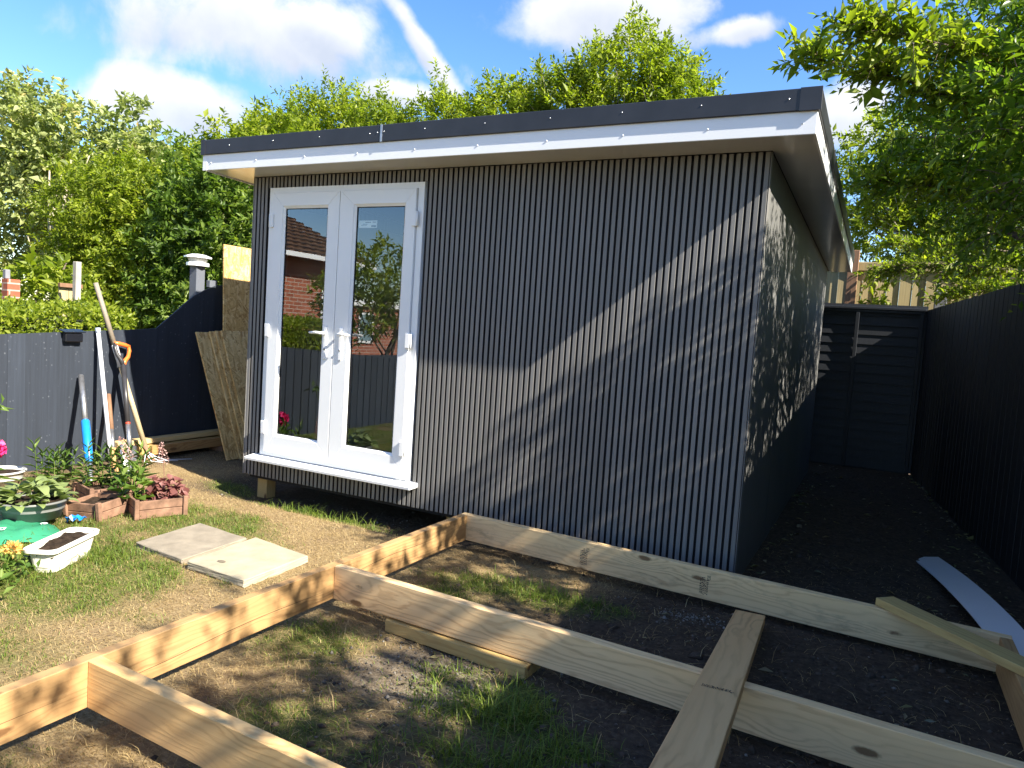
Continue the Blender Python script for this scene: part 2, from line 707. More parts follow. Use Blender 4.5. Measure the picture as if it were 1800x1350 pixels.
def mat_osb():
    m, nt, p = new_mat('strand_board')
    v = coord(nt)
    off, rnd = obj_offset(nt)
    add = nt.nodes.new('ShaderNodeVectorMath')
    nt.links.new(v, add.inputs[0])
    nt.links.new(off, add.inputs[1])
    v = add.outputs[0]
    cols = None
    hgt = None
    for k, (rx, sc) in enumerate((((0.0, 0.5, 0.0), 1.0), ((0, -0.9, 0), 1.25), ((0, 1.5, 0), 0.9))):
        vo = nt.nodes.new('ShaderNodeTexVoronoi')
        vo.inputs['Scale'].default_value = sc
        dv = nt.nodes.new('ShaderNodeVectorMath')
        mp = mapping(nt, mapping(nt, v, (1, 1, 1), rx), (11, 40, 62))
        nt.links.new(mp, vo.inputs['Vector'])
        s = nt.nodes.new('ShaderNodeSeparateColor')
        nt.links.new(vo.outputs['Color'], s.inputs[0])
        c = ramp(nt, s.outputs[0], [(0.0, (0.40, 0.22, 0.07)), (0.35, (0.60, 0.38, 0.14)), (0.7, (0.70, 0.47, 0.19)), (1.0, (0.78, 0.57, 0.27))])
        pick = mth(nt, 'GREATER_THAN', s.outputs[1], 0.5)
        cols = c if cols is None else mixc(nt, pick, cols, c)
        hgt = s.outputs[0] if hgt is None else mth(nt, 'ADD', hgt, mth(nt, 'MULTIPLY', s.outputs[1], 0.6))
    fine = noise(nt, mapping(nt, v, (30, 30, 90)), 1.0, 4)
    cols = mixc(nt, ramp(nt, fine, [(0.5, 0.0), (0.78, 0.5)]), cols, (0.20, 0.11, 0.04))
    nt.links.new(cols, p.inputs['Base Color'])
    setp(p, 0.6, 0.3)
    bump(nt, p, hgt, 0.3, 0.002)
    return m


def mat_ground():
    m, nt, p = new_mat('garden_ground')
    pos = geo(nt)

    def attr(n_):
        a = nt.nodes.new('ShaderNodeAttribute')
        a.attribute_name = n_
        return a.outputs['Fac']
    fine = noise(nt, pos, 38, 6, 0.7)
    med = noise(nt, pos, 7, 5, 0.6)
    str_ = noise(nt, mapping(nt, pos, (30, 110, 30), (0, 0, 0.6)), 1.0, 4, 0.6)
    soil = ramp(nt, fine, [(0.28, (0.030, 0.022, 0.016)), (0.52, (0.070, 0.052, 0.038)), (0.78, (0.14, 0.108, 0.080))])
    soil = mixc(nt, ramp(nt, med, [(0.45, 0), (0.75, 0.45)]), soil, (0.105, 0.074, 0.050))
    straw = ramp(nt, str_, [(0.25, (0.15, 0.10, 0.05)), (0.5, (0.30, 0.215, 0.11)), (0.75, (0.44, 0.34, 0.19))])
    straw = mixc(nt, ramp(nt, fine, [(0.5, 0), (0.75, 0.55)]), straw, (0.16, 0.105, 0.06))
    straw = mixc(nt, ramp(nt, med, [(0.48, 0), (0.72, 0.7)]), straw, (0.26, 0.18, 0.105))
    grn = ramp(nt, fine, [(0.3, (0.035, 0.055, 0.012)), (0.7, (0.12, 0.16, 0.03))])
    sand = ramp(nt, fine, [(0.3, (0.08, 0.06, 0.042)), (0.52, (0.18, 0.145, 0.105)), (0.75, (0.31, 0.26, 0.195))])
    c = mixc(nt, attr('soil'), straw, soil)
    c = mixc(nt, attr('green'), c, grn)
    c = mixc(nt, attr('sand'), c, sand)
    nt.links.new(c, p.inputs['Base Color'])
    setp(p, 0.95, 0.1)
    h = mth(nt, 'MULTIPLY_ADD', fine, 1.0, mth(nt, 'MULTIPLY', str_, 0.5))
    bump(nt, p, h, 0.9, 0.02)
    return m


def mat_glass():
    m, nt, p = new_mat('door_glass')
    out = nt.nodes['Material Output']
    fr = nt.nodes.new('ShaderNodeFresnel')
    fr.inputs[0].default_value = 1.52
    tr = nt.nodes.new('ShaderNodeBsdfTransparent')
    tr.inputs[0].default_value = (0.88, 0.92, 0.91, 1)
    gl = nt.nodes.new('ShaderNodeBsdfGlossy')
    gl.inputs['Roughness'].default_value = 0.0
    gl.inputs[0].default_value = (0.95, 0.98, 1, 1)
    # two faces of two panes reflect: about 3.5 times one face
    k = mth(nt, 'MULTIPLY', fr.outputs[0], 3.6, None, True)
    mx = nt.nodes.new('ShaderNodeMixShader')
    nt.links.new(k, mx.inputs[0])
    nt.links.new(tr.outputs[0], mx.inputs[1])
    nt.links.new(gl.outputs[0], mx.inputs[2])
    nt.links.new(mx.outputs[0], out.inputs[0])
    b = nt.nodes.new('ShaderNodeBump')
    b.inputs['Strength'].default_value = 0.05
    b.inputs['Distance'].default_value = 0.002
    nt.links.new(noise(nt, coord(nt), 3.0, 2), b.inputs['Height'])
    nt.links.new(b.outputs[0], gl.inputs['Normal'])
    return m


M = {}
M['slat'] = mat_slat()
M['side'] = mat_side()
M['black'] = plain('black_backing', (0.008, 0.008, 0.009), 0.8)
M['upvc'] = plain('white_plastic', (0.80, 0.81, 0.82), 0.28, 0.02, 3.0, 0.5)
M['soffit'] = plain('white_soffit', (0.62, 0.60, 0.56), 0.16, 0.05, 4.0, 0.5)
M['trim'] = plain('black_trim', (0.020, 0.021, 0.026), 0.42, 0.25, 5.0, 0.5)
M['felt'] = plain('roof_membrane', (0.035, 0.035, 0.038), 0.9)
M['steel'] = plain('steel', (0.42, 0.42, 0.43), 0.38, 0.25, 20, 0.5, 0.85)
M['zinc'] = plain('zinc_screw', (0.75, 0.75, 0.76), 0.3, 0.1, 20, 0.5, 0.9)
M['rubber'] = plain('black_rubber', (0.012, 0.012, 0.013), 0.6)
M['glass'] = mat_glass()
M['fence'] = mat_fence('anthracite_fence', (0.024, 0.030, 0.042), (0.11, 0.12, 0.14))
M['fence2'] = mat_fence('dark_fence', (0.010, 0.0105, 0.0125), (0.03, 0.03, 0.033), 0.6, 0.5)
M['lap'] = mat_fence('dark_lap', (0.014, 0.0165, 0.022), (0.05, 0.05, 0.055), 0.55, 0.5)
M['pale_fence'] = mat_fence('pale_fence', (0.36, 0.29, 0.15), (0.22, 0.18, 0.10), 0.8, 0.4)
M['brown_post'] = mat_fence('brown_post', (0.21, 0.115, 0.065), (0.35, 0.25, 0.18), 0.8, 0.4)
M['grey_post'] = plain('grey_concrete', (0.20, 0.20, 0.22), 0.85, 0.15, 8, 0.3, 0, 0.4)
M['pine'] = wood('pine', (0.44, 0.27, 0.115), (0.38, 0.215, 0.08), (0.20, 0.085, 0.03))
M['pine_lifted'] = wood('shade_lifted_pine', (0.80, 0.54, 0.25), (0.72, 0.44, 0.17), (0.36, 0.17, 0.055))  # joists: same pine, colour lightened to offset the shade they lie in
M['pine_d'] = wood('dirty_lifted_pine', (0.80, 0.58, 0.29), (0.72, 0.475, 0.205), (0.38, 0.20, 0.075), True, 0.75)  # back beam: real grime, but base colour lightened to offset its shade
M['pine_y'] = wood('treated_pine', (0.56, 0.41, 0.17), (0.48, 0.325, 0.115), (0.30, 0.17, 0.06))
M['plank'] = wood('red_pine', (0.74, 0.46, 0.205), (0.65, 0.36, 0.14), (0.27, 0.115, 0.038), True, 0.0, 0.55, 26)
M['osb'] = mat_osb()
M['ink'] = plain('black_ink', (0.03, 0.028, 0.026), 0.8)
M['bark'] = plain('bark', (0.13, 0.10, 0.075), 0.9, 0.35, 14, 0.2, 0, 0.8)
M['pale_bark'] = plain('pale_bark', (0.42, 0.36, 0.26), 0.85, 0.3, 12, 0.2, 0, 0.6)
M['ground'] = mat_ground()

# ------------------------------------------------------------------ the ground
GX = np.unique(np.concatenate([np.linspace(-80, -2.5, 26), np.linspace(-2.5, 5.8, 208), np.linspace(5.8, 80, 26)]))
GY = np.unique(np.concatenate([np.linspace(-80, -4.4, 26), np.linspace(-4.4, 5.6, 251), np.linspace(5.6, 90, 26)]))
XX, YY = np.meshgrid(GX, GY)
ZZ = gz(XX, YY)


def patches(x, y):
    """what grows or lies where: bare soil, green grass, pale sand (0..1)"""
    w1 = fbm(x, y, 0.8, 21)
    w2 = fbm(x, y, 0.35, 31)
    soil = sst(2.55, 3.45, x + 0.9 * (w1 - 0.5) + 0.55 * (w2 - 0.5))
    soil = np.maximum(soil, 0.9 * sst(-0.34, -0.12, y + 0.2 * (w2 - 0.5)) * sst(-0.7, -0.2, x) * sst(6, 5, y))
    soil = np.maximum(soil, sst(0.2, 0.9, y) * sst(-1.6, -0.6, x))
    soil = np.maximum(soil, 0.7 * sst(-0.9, -1.3, x))
    soil = np.maximum(soil, 0.55 * sst(1.9, 2.5, x) * sst(0.42, 0.6, w2))

    def blob(cx, cy, rx, ry, k=0.9):
        return np.clip(1.15 - np.hypot((x - cx) / rx, (y - cy) / ry) + k * (w2 - 0.5) + 0.7 * (w1 - 0.5), 0, 1)
    green = np.maximum.reduce([1.1 * blob(0.45, -1.9, 1.25, 0.95, 1.4), 0.9 * blob(0.6, -0.95, 0.7, 0.55, 1.4), 0.9 * blob(3.35, -2.0, 0.55, 0.45, 1.8), blob(2.85, -0.72, 0.62, 0.22),
                               0.8 * blob(2.55, -1.05, 0.3, 0.25), 0.6 * blob(2.75, -2.35, 0.35, 0.3), 0.8 * blob(1.0, -0.17, 0.8, 0.13, 0.4), 0.8 * blob(3.2, -2.7, 0.5, 0.35),
                               0.7 * blob(2.35, -1.75, 0.35, 0.4), 0.6 * blob(1.3, -2.6, 0.7, 0.4), 0.5 * blob(2.2, -3.0, 0.4, 0.3), blob(-1.0, -2.8, 1.2, 1.5), 0.6 * blob(-0.2, 0.05, 0.3, 0.2)])
    sand = np.clip(1.2 - np.hypot((x - 2.93) / 0.34, (y + 1.80) / 0.26) + 0.9 * (w2 - 0.5), 0, 1)
    bare = sst(0.55, 0.68, fbm(x, y, 0.55, 41)) * sst(2.3, 1.6, x) * sst(-2.9, -0.5, y + 0.7 * (w1 - 0.5))
    return soil, green, sst(0.1, 0.5, sand), bare


SO, GR, SA, BA = patches(XX, YY)
nx, ny = len(GX), len(GY)
idx = np.arange(nx * ny).reshape(ny, nx)
GF = np.stack([idx[:-1, :-1], idx[:-1, 1:], idx[1:, 1:], idx[1:, :-1]], -1).reshape(-1, 4)
gme = mesh_np('ground', np.stack([XX, YY, ZZ], -1).reshape(-1, 3), GF, M['ground'], True)
for nm, arr in (('soil', SO), ('green', sst(0.15, 0.8, GR) * 0.85), ('sand', SA * 0.8)):
    a = gme.attributes.new(nm, 'FLOAT', 'POINT')
    a.data.foreach_set('value', arr.astype(np.float32).ravel())
ground = ob('ground', gme)
ground['kind'] = 'structure'
ground['label'] = 'garden ground of straw-coloured dry lawn and dark bare soil'
# ------------------------------------------------------------------ the garden room
W, ZT, D = 3.8176, 2.32, 4.75
shed = thing('garden_room', (0, 0, 0), 'grey slatted garden room with white double doors and sloping flat roof', 'garden room')
DX0, DX1, DZ0, DZ1 = 0.184, 1.599, 0.18, 2.23


def zs(y):                       # underside of the roof
    return 2.326 - 0.026 * (y + 0.27)


NSL, SW, SD = 99, 0.0248, 0.018
PITCH_S = (W - 0.036) / (NSL - 1)
box('backing_panel', 0.004, DX0 - 0.002, SD, SD + 0.016, 0.004, ZT - 0.004, M['black'], shed)
box('backing_panel', DX1 + 0.002, W - 0.004, SD, SD + 0.016, 0.004, ZT - 0.004, M['black'], shed)
box('backing_panel', DX0 - 0.001, DX1 + 0.001, SD + 0.001, SD + 0.017, DZ1 + 0.001, ZT - 0.005, M['black'], shed)
box('backing_panel', DX0 - 0.001, DX1 + 0.001, SD + 0.001, SD + 0.017, 0.005, DZ0 - 0.03, M['black'], shed)


def slat_mesh(h):
    me = box_mesh('slat', -SW / 2, SW / 2, 0, SD - 0.0005, 0, h, M['slat'], 0.0016)
    me.materials.append(M['black'])          # the grooves of this cladding are black
    for p_ in me.polygons:
        if abs(p_.normal.x) > 0.9:
            p_.material_index = 1
    return me


sm_full, sm_top, sm_bot = slat_mesh(ZT - 0.004), slat_mesh(ZT - 0.004 - DZ1 - 0.002), slat_mesh(0.148)
for i in range(NSL):
    x = 0.018 + i * PITCH_S
    j = RNG.normal(0, 0.0005)
    if DX0 - 0.014 < x < DX1 + 0.014:
        ob('slat', sm_top, shed, (x, j, DZ1 + 0.002))
        ob('slat', sm_bot, shed, (x, j, RNG.normal(0, 0.0008)))
    else:
        ob('slat', sm_full, shed, (x, j, RNG.normal(0, 0.0008)))
# corner trims
box('corner_trim', W - 0.0025, W + 0.003, 0.0, 0.05, -0.005, ZT - 0.002, M['slat'], shed, 0.002)
box('corner_trim', -0.003, 0.004, -0.003, 0.05, -0.005, ZT - 0.002, M['slat'], shed, 0.002)
# side walls, each of flat panels with upright joints
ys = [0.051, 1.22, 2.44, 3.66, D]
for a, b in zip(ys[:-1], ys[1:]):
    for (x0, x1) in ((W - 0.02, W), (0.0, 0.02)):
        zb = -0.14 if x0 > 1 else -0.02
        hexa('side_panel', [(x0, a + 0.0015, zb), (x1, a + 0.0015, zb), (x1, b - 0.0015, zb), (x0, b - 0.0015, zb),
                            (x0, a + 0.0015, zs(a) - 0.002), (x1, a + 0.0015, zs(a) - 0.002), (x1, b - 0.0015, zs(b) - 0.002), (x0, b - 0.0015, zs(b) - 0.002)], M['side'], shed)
box('back_panel', 0.021, W - 0.021, D - 0.02, D, -0.02, zs(D) - 0.003, M['side'], shed)
# inside
M['lining'] = plain('plaster_lining', (0.72, 0.70, 0.66), 0.85, 0.1, 2)
M['floorboard'] = wood('floor_boards', (0.30, 0.20, 0.11), (0.24, 0.15, 0.08), (0.14, 0.08, 0.04), False)
hexa('floor', [(0.022, 0.04, 0.004), (W - 0.022, 0.04, 0.004), (W - 0.022, D - 0.022, 0.004), (0.022, D - 0.022, 0.004),
               (0.022, 0.04, 0.05), (W - 0.022, 0.04, 0.05), (W - 0.022, D - 0.022, 0.05), (0.022, D - 0.022, 0.05)], M['floorboard'], shed)
box('inner_wall', 0.022, W - 0.022, D - 0.06, D - 0.024, 0.052, 2.15, M['lining'], shed)
box('inner_wall', 0.022, 0.06, 0.06, D - 0.062, 0.052, 2.15, M['lining'], shed)
box('inner_wall', W - 0.06, W - 0.022, 0.06, D - 0.062, 0.052, 2.15, M['lining'], shed)
box('inner_wall', DX1 + 0.004, W - 0.024, 0.036, 0.058, 0.052, 2.2, M['lining'], shed)
# roof: deck, soffit, fascias, black edge trims
RX0, RX1, RY0, RY1 = -0.22, 4.045, -0.27, 5.0


def slab(name, x0, x1, y0, y1, a, b, mat, parent=shed, bev=0.0):
    return hexa(name, [(x0, y0, zs(y0) + a), (x1, y0, zs(y0) + a), (x1, y1, zs(y1) + a), (x0, y1, zs(y1) + a),
                       (x0, y0, zs(y0) + b), (x1, y0, zs(y0) + b), (x1, y1, zs(y1) + b), (x0, y1, zs(y1) + b)], mat, parent, bev)


roof = slab('roof', RX0 + 0.002, RX1 - 0.002, RY0 + 0.002, RY1 - 0.002, 0.013, 0.195, M['felt'])
# soffit boards: front strip, right strip, left strip, far strip
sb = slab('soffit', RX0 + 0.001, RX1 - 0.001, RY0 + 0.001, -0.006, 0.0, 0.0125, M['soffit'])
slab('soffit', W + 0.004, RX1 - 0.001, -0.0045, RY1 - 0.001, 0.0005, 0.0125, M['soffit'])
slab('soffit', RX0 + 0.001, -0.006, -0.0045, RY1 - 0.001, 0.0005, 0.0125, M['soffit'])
# white fascia
ff = slab('fascia', RX0 - 0.012, RX1 + 0.012, RY0 - 0.012, RY0, -0.008, 0.108, M['upvc'], bev=0.0025)
fr = slab('fascia', RX1 + 0.0005, RX1 + 0.012, RY0 + 0.0005, RY1, -0.008, 0.108, M['upvc'], bev=0.002)
fl = slab('fascia', RX0 - 0.012, RX0 - 0.0005, RY0 + 0.0005, RY1, -0.008, 0.108, M['upvc'], bev=0.002)
slab('corner_cap', RX0 - 0.016, RX0 + 0.03, RY0 - 0.0155, RY0 - 0.0125, -0.010, 0.106, M['upvc'], bev=0.001)
# black metal edge trim, in two lengths on the front with a joint
t1 = slab('edge_trim', RX0 - 0.024, 1.432, RY0 - 0.026, RY0 - 0.001, 0.104, 0.212, M['trim'], bev=0.003)
t2 = slab('edge_trim', 1.436, RX1 + 0.024, RY0 - 0.0265, RY0 - 0.001, 0.104, 0.2125, M['trim'], bev=0.003)
slab('trim_joint', 1.424, 1.440, RY0 - 0.0285, RY0 - 0.0268, 0.103, 0.2135, M['steel'], bev=0.0005)
slab('corner_cap', RX0 - 0.027, RX0 + 0.02, RY0 - 0.029, RY0 - 0.0262, 0.102, 0.2145, M['trim'], bev=0.001)
slab('corner_cap', RX1 - 0.075, RX1 + 0.027, RY0 - 0.0295, RY0 - 0.0268, 0.102, 0.2150, M['trim'], bev=0.001)
slab('edge_trim', RX1 + 0.001, RX1 + 0.024, RY0 + 0.0005, RY1 + 0.02, 0.104, 0.212, M['trim'], bev=0.003)
slab('edge_trim', RX0 - 0.024, RX0 - 0.001, RY0 + 0.0005, RY1 + 0.02, 0.104, 0.212, M['trim'], bev=0.003)
# screw heads
scr = lathe('screw', [(0.0001, -0.004), (0.003, -0.0035), (0.0042, -0.0015), (0.0045, 0.0)], M['zinc'], (0, 0, 0), None, 8)
scr_me = scr.data
bpy.data.objects.remove(scr)
scw = lathe('screw', [(0.0001, -0.004), (0.004, -0.0035), (0.0055, -0.0015), (0.006, 0.0)], M['upvc'], (0, 0, 0), None, 8)
scw_me = scw.data
bpy.data.objects.remove(scw)


def screw(par, x, y, z, me, face='front'):
    o = ob('screw', me, None, (x, y, z))
    o.rotation_euler = (R(-90), 0, 0) if face == 'front' else (0, R(-90), 0)
    put(o, par)


for x in np.arange(0.0, 4.05, 0.43):
    screw(t1 if x < 1.432 else t2, x + 0.05, RY0 - 0.0262, 2.326 + 0.165 + RNG.normal(0, 0.003), scr_me)
screw(t1, 1.40, RY0 - 0.0262, 2.326 + 0.165, scr_me)
screw(t2, 1.452, RY0 - 0.0267, 2.326 + 0.167, scr_me)
for x in np.arange(-0.15, 4.05, 0.46):
    screw(ff, x, RY0 - 0.0122, 2.326 + 0.045 + RNG.normal(0, 0.002), scw_me)

# double door
df = ob('door_frame', None, shed) if False else None


def frame_ring(name, x0, x1, z0, z1, w, y0, y1, mat, parent, bev=0.004, mitre=True):
    """four mitred bars as one frame"""
    bm = bmesh.new()
    O = [(x0, z0), (x1, z0), (x1, z1), (x0, z1)]
    I = [(x0 + w[0], z0 + w[1]), (x1 - w[2], z0 + w[1]), (x1 - w[2], z1 - w[3]), (x0 + w[0], z1 - w[3])]
    c = Vector(((x0 + x1) / 2, (y0 + y1) / 2, (z0 + z1) / 2))
    for i in range(4):
        q = (i + 1) % 4
        a = [Vector((p[0], yy, p[1])) - c for yy in (y0, y1) for p in (O[i], O[q], I[q], I[i])]
        vs = [bm.verts.new(v) for v in a]
        for f in ((0, 1, 2, 3), (7, 6, 5, 4), (0, 4, 5, 1), (2, 6, 7, 3), (1, 5, 6, 2), (0, 3, 7, 4)):
            bm.faces.new([vs[t] for t in f])
    bmesh.ops.recalc_face_normals(bm, faces=bm.faces[:])
    if bev:
        bmesh.ops.bevel(bm, geom=[e for e in bm.edges if e.calc_length() > 0.0], offset=bev * 0.35, segments=1, affect='EDGES')
    me = bpy.data.meshes.new(name)
    bm.to_mesh(me)
    bm.free()
    me.materials.append(mat)
    o = ob(name, me, None, c)
    put(o, parent)
    return o


frame = frame_ring('door_frame', DX0, DX1, DZ0, DZ1, (0.05, 0.03, 0.05, 0.042), -0.012, 0.06, M['upvc'], shed)
LZ0, LZ1 = 0.214, 2.186
leaves = [(0.2375, 0.8835, 0.338, 0.778), (0.8885, 1.5455, 1.014, 1.462)]
for li, (a, b, ga, gb) in enumerate(leaves):
    leaf = frame_ring('door_leaf', a, b, LZ0, LZ1, (ga - a, 0.128, b - gb, 0.098), -0.030, 0.045, M['upvc'], shed, 0.006)
    # sloping bead round the glass
    gz0, gz1 = LZ0 + 0.128, LZ1 - 0.098
    bm = bmesh.new()
    c = Vector(((ga + gb) / 2, 0, (gz0 + gz1) / 2))
    bw = 0.016
    O = [(ga - 0.001, gz0 - 0.001), (gb + 0.001, gz0 - 0.001), (gb + 0.001, gz1 + 0.001), (ga - 0.001, gz1 + 0.001)]
    I = [(ga + bw, gz0 + bw), (gb - bw, gz0 + bw), (gb - bw, gz1 - bw), (ga + bw, gz1 - bw)]
    for i in range(4):
        q = (i + 1) % 4
        P = [(O[i][0], -0.026, O[i][1]), (O[q][0], -0.026, O[q][1]), (I[q][0], -0.012, I[q][1]), (I[i][0], -0.012, I[i][1])]
        bm.faces.new([bm.verts.new(Vector(p) - c) for p in P])
        P2 = [(I[i][0], -0.012, I[i][1]), (I[q][0], -0.012, I[q][1]), (I[q][0], 0.012, I[q][1]), (I[i][0], 0.012, I[i][1])]
        bm.faces.new([bm.verts.new(Vector(p) - c) for p in P2])
    me = bpy.data.meshes.new('glazing_bead')
    bm.to_mesh(me)
    bm.free()
    me.materials.append(M['upvc'])
    put(ob('glazing_bead', me, None, c), leaf)
    frame_ring('gasket', ga + bw - 0.002, gb - bw + 0.002, gz0 + bw - 0.002, gz1 - bw + 0.002, (0.007, 0.007, 0.007, 0.007), -0.009, 0.004, M['rubber'], leaf, 0)
    pane = ob('pane', mesh_np('pane', [(ga, 0, gz0), (gb, 0, gz0), (gb, 0, gz1), (ga, 0, gz1)], [(0, 1, 2, 3)], M['glass']), None, (0, -0.004, 0))
    put(pane, leaf)
    # handle: back plate, lever, lock cylinder
    hx = 0.812 if li == 0 else 0.955
    s = -1 if li == 0 else 1
    put(ob('handle_plate', box_mesh('handle_plate', -0.016, 0.016, -0.008, 0, -0.12, 0.12, M['upvc'], 0.006, 2), None, (hx, -0.0305, 1.09)), leaf)
    V, F = tube_arrays([(hx, -0.038, 1.16), (hx, -0.066, 1.16), (hx + s * 0.012, -0.078, 1.16), (hx + s * 0.05, -0.080, 1.162), (hx + s * 0.115, -0.076, 1.158)],
                       [0.011, 0.0105, 0.011, 0.0105, 0.0085], 10)
    put(ob('lever', mesh_np('lever', V, F, M['upvc'], True)), leaf)
    lathe('lock_cylinder', [(0.0001, -0.004), (0.008, -0.004), (0.0085, 0.0)], M['steel'], (hx, -0.0395, 1.045), leaf, 12).rotation_euler = (R(-90), 0, 0)
    # hinges on the outer stile
    ex = a + 0.004 if li == 0 else b - 0.004
    for hz in (0.40, 1.15, 1.98):
        h = put(ob('hinge', box_mesh('hinge', -0.02, 0.016, -0.014, 0, -0.05, 0.05, M['upvc'], 0.004, 2), None, (ex + (0.004 if li else -0.002), -0.0305, hz)), leaf)
        lathe('hinge_barrel', [(0.0001, -0.05), (0.009, -0.049), (0.009, 0.049), (0.0001, 0.05)], M['upvc'], (ex + (0.024 if li else -0.024), -0.034, hz), leaf, 12)
# the dark line where the leaves meet
box('meeting_seal', 0.884, 0.888, -0.02, 0.03, LZ0, LZ1, M['rubber'], frame)
# label stuck inside the right pane
M['paper'] = plain('white_label', (0.75, 0.74, 0.70), 0.6)
lab = box('glazing_label', 1.042, 1.205, 0.0, 0.0006, 1.925, 1.978, M['paper'], shed)
for (lx, lz, wd, hh) in ((1.125, 1.964, 0.05, 0.004), (1.18, 1.966, 0.03, 0.005), (1.10, 1.952, 0.04, 0.003), (1.09, 1.945, 0.05, 0.003), (1.175, 1.938, 0.042, 0.011)):
    put(box('print', lx - wd / 2, lx + wd / 2, -0.0006, -0.0002, lz - hh / 2, lz + hh / 2, M['ink']), lab)
# outer cill
hexa('door_sill', [(0.112, -0.098, 0.138), (1.668, -0.098, 0.138), (1.668, 0.03, 0.142), (0.112, 0.03, 0.142),
                   (0.112, -0.100, 0.160), (1.668, -0.100, 0.160), (1.668, 0.03, 0.178), (0.112, 0.03, 0.178)], M['upvc'], shed, 0.003)
# timber feet under the base
M['foot'] = M['pine_y']
for (x, y) in ((0.10, 0.16), (1.9, 0.16), (0.10, 2.4), (3.5, 0.3), (1.9, 2.4), (0.1, 4.5)):
    board('foot', (x, y, gzf(x, y) - 0.05), (x, y, -0.021 if x < 3 else -0.032), 0.10, 0.10, M['foot'], shed, up=(1, 0, 0))
hexa('base_frame', [(0.03, 0.045, -0.031), (3.7, 0.045, -0.031), (3.7, 0.07, -0.031), (0.03, 0.07, -0.031),
                    (0.03, 0.045, 0.0), (3.7, 0.045, 0.0), (3.7, 0.07, 0.0), (0.03, 0.07, 0.0)], M['black'], shed)

# ------------------------------------------------------------------ fences
LFX = -1.5


def lf_top(y):
    if y < 0.313:
        return 1.052 + 0.066 * (y + 0.0)
    if y < 0.74:
        return 1.072 + (y - 0.313) / (0.732 - 0.313) * 0.35
    if y < 1.0:
        return 1.428 + (y - 0.74) / 0.26 * 0.11
    return 1.54


lf = thing('low_fence', (LFX, -2, 0), 'sunlit anthracite board fence with a stepped-up end, tools leaning on it', 'fence')
y = -7.2
bw = 0.1275
for n_ in range(72):
    a, b = y, y + bw - 0.003
    y += bw
    if a > 1.9:
        break
    zb = gzf(LFX, a) - 0.04
    dx = RNG.normal(0, 0.0015)
    x1, x0 = LFX + dx, LFX - 0.02 + dx
    # feather edge: one side thicker
    hexa('board', [(x0, a, zb), (x1 - 0.007, a, zb), (x1, b, zb), (x0, b, zb),
                   (x0, a, lf_top(a)), (x1 - 0.007, a, lf_top(a)), (x1, b, lf_top(b - 1e-4)), (x0, b, lf_top(b - 1e-4))], M['fence'], lf)
box('rail', LFX - 0.075, LFX - 0.023, -7.2, 1.9, 0.25, 0.33, M['fence'], lf)
box('rail', LFX - 0.075, LFX - 0.023, -7.2, 1.9, 0.75, 0.83, M['fence'], lf)
M['post_grey'] = plain('grey_painted_post', (0.115, 0.125, 0.15), 0.5, 0.1)
fp = thing('fence_post', (LFX - 0.12, 0.84, -0.1), 'dark grey fence post topped by a white solar lamp cap', 'post')
box('post', LFX - 0.17, LFX - 0.07, 0.785, 0.885, -0.2, 1.70, M['post_grey'], fp, 0.004)
box('bracket', LFX - 0.068, LFX - 0.015, 0.90, 0.99, 1.50, 1.57, M['post_grey'], fp, 0.004)
lathe('cap_base', [(0.0001, 0.0), (0.105, 0.0), (0.105, 0.03), (0.07, 0.042), (0.0001, 0.042)], M['upvc'], (LFX - 0.12, 0.835, 1.70), fp, 8, False)
M['cap_glass'] = plain('frosted_lens', (0.55, 0.55, 0.52), 0.25)
lathe('lens', [(0.0001, 0.0), (0.08, 0.0), (0.095, 0.035), (0.0001, 0.036)], M['cap_glass'], (LFX - 0.12, 0.835, 1.742), fp, 8, False)
lathe('cap_lid', [(0.0001, 0.0), (0.128, 0.0), (0.128, 0.014), (0.07, 0.034), (0.0001, 0.042)], M['upvc'], (LFX - 0.12, 0.835, 1.778), fp, 8, False)
fpl = thing('fence_light', (LFX + 0.02, -0.47, 0.95), 'small black solar light clipped on the top of the low fence', 'solar light')
M['gloss_black'] = plain('gloss_black', (0.01, 0.011, 0.015), 0.2)
box('light_body', LFX + 0.003, LFX + 0.05, -0.545, -0.40, 0.94, 1.012, M['gloss_black'], fpl, 0.006)
hexa('solar_lid', [(LFX - 0.03, -0.56, 1.030), (LFX + 0.06, -0.56, 1.014), (LFX + 0.06, -0.385, 1.018), (LFX - 0.03, -0.385, 1.036),
                   (LFX - 0.03, -0.56, 1.040), (LFX + 0.06, -0.56, 1.022), (LFX + 0.06, -0.385, 1.026), (LFX - 0.03, -0.385, 1.046)], M['gloss_black'], fpl, 0.002)


def rfx(y):
    return 4.87 + 0.105 * (5.42 - y)


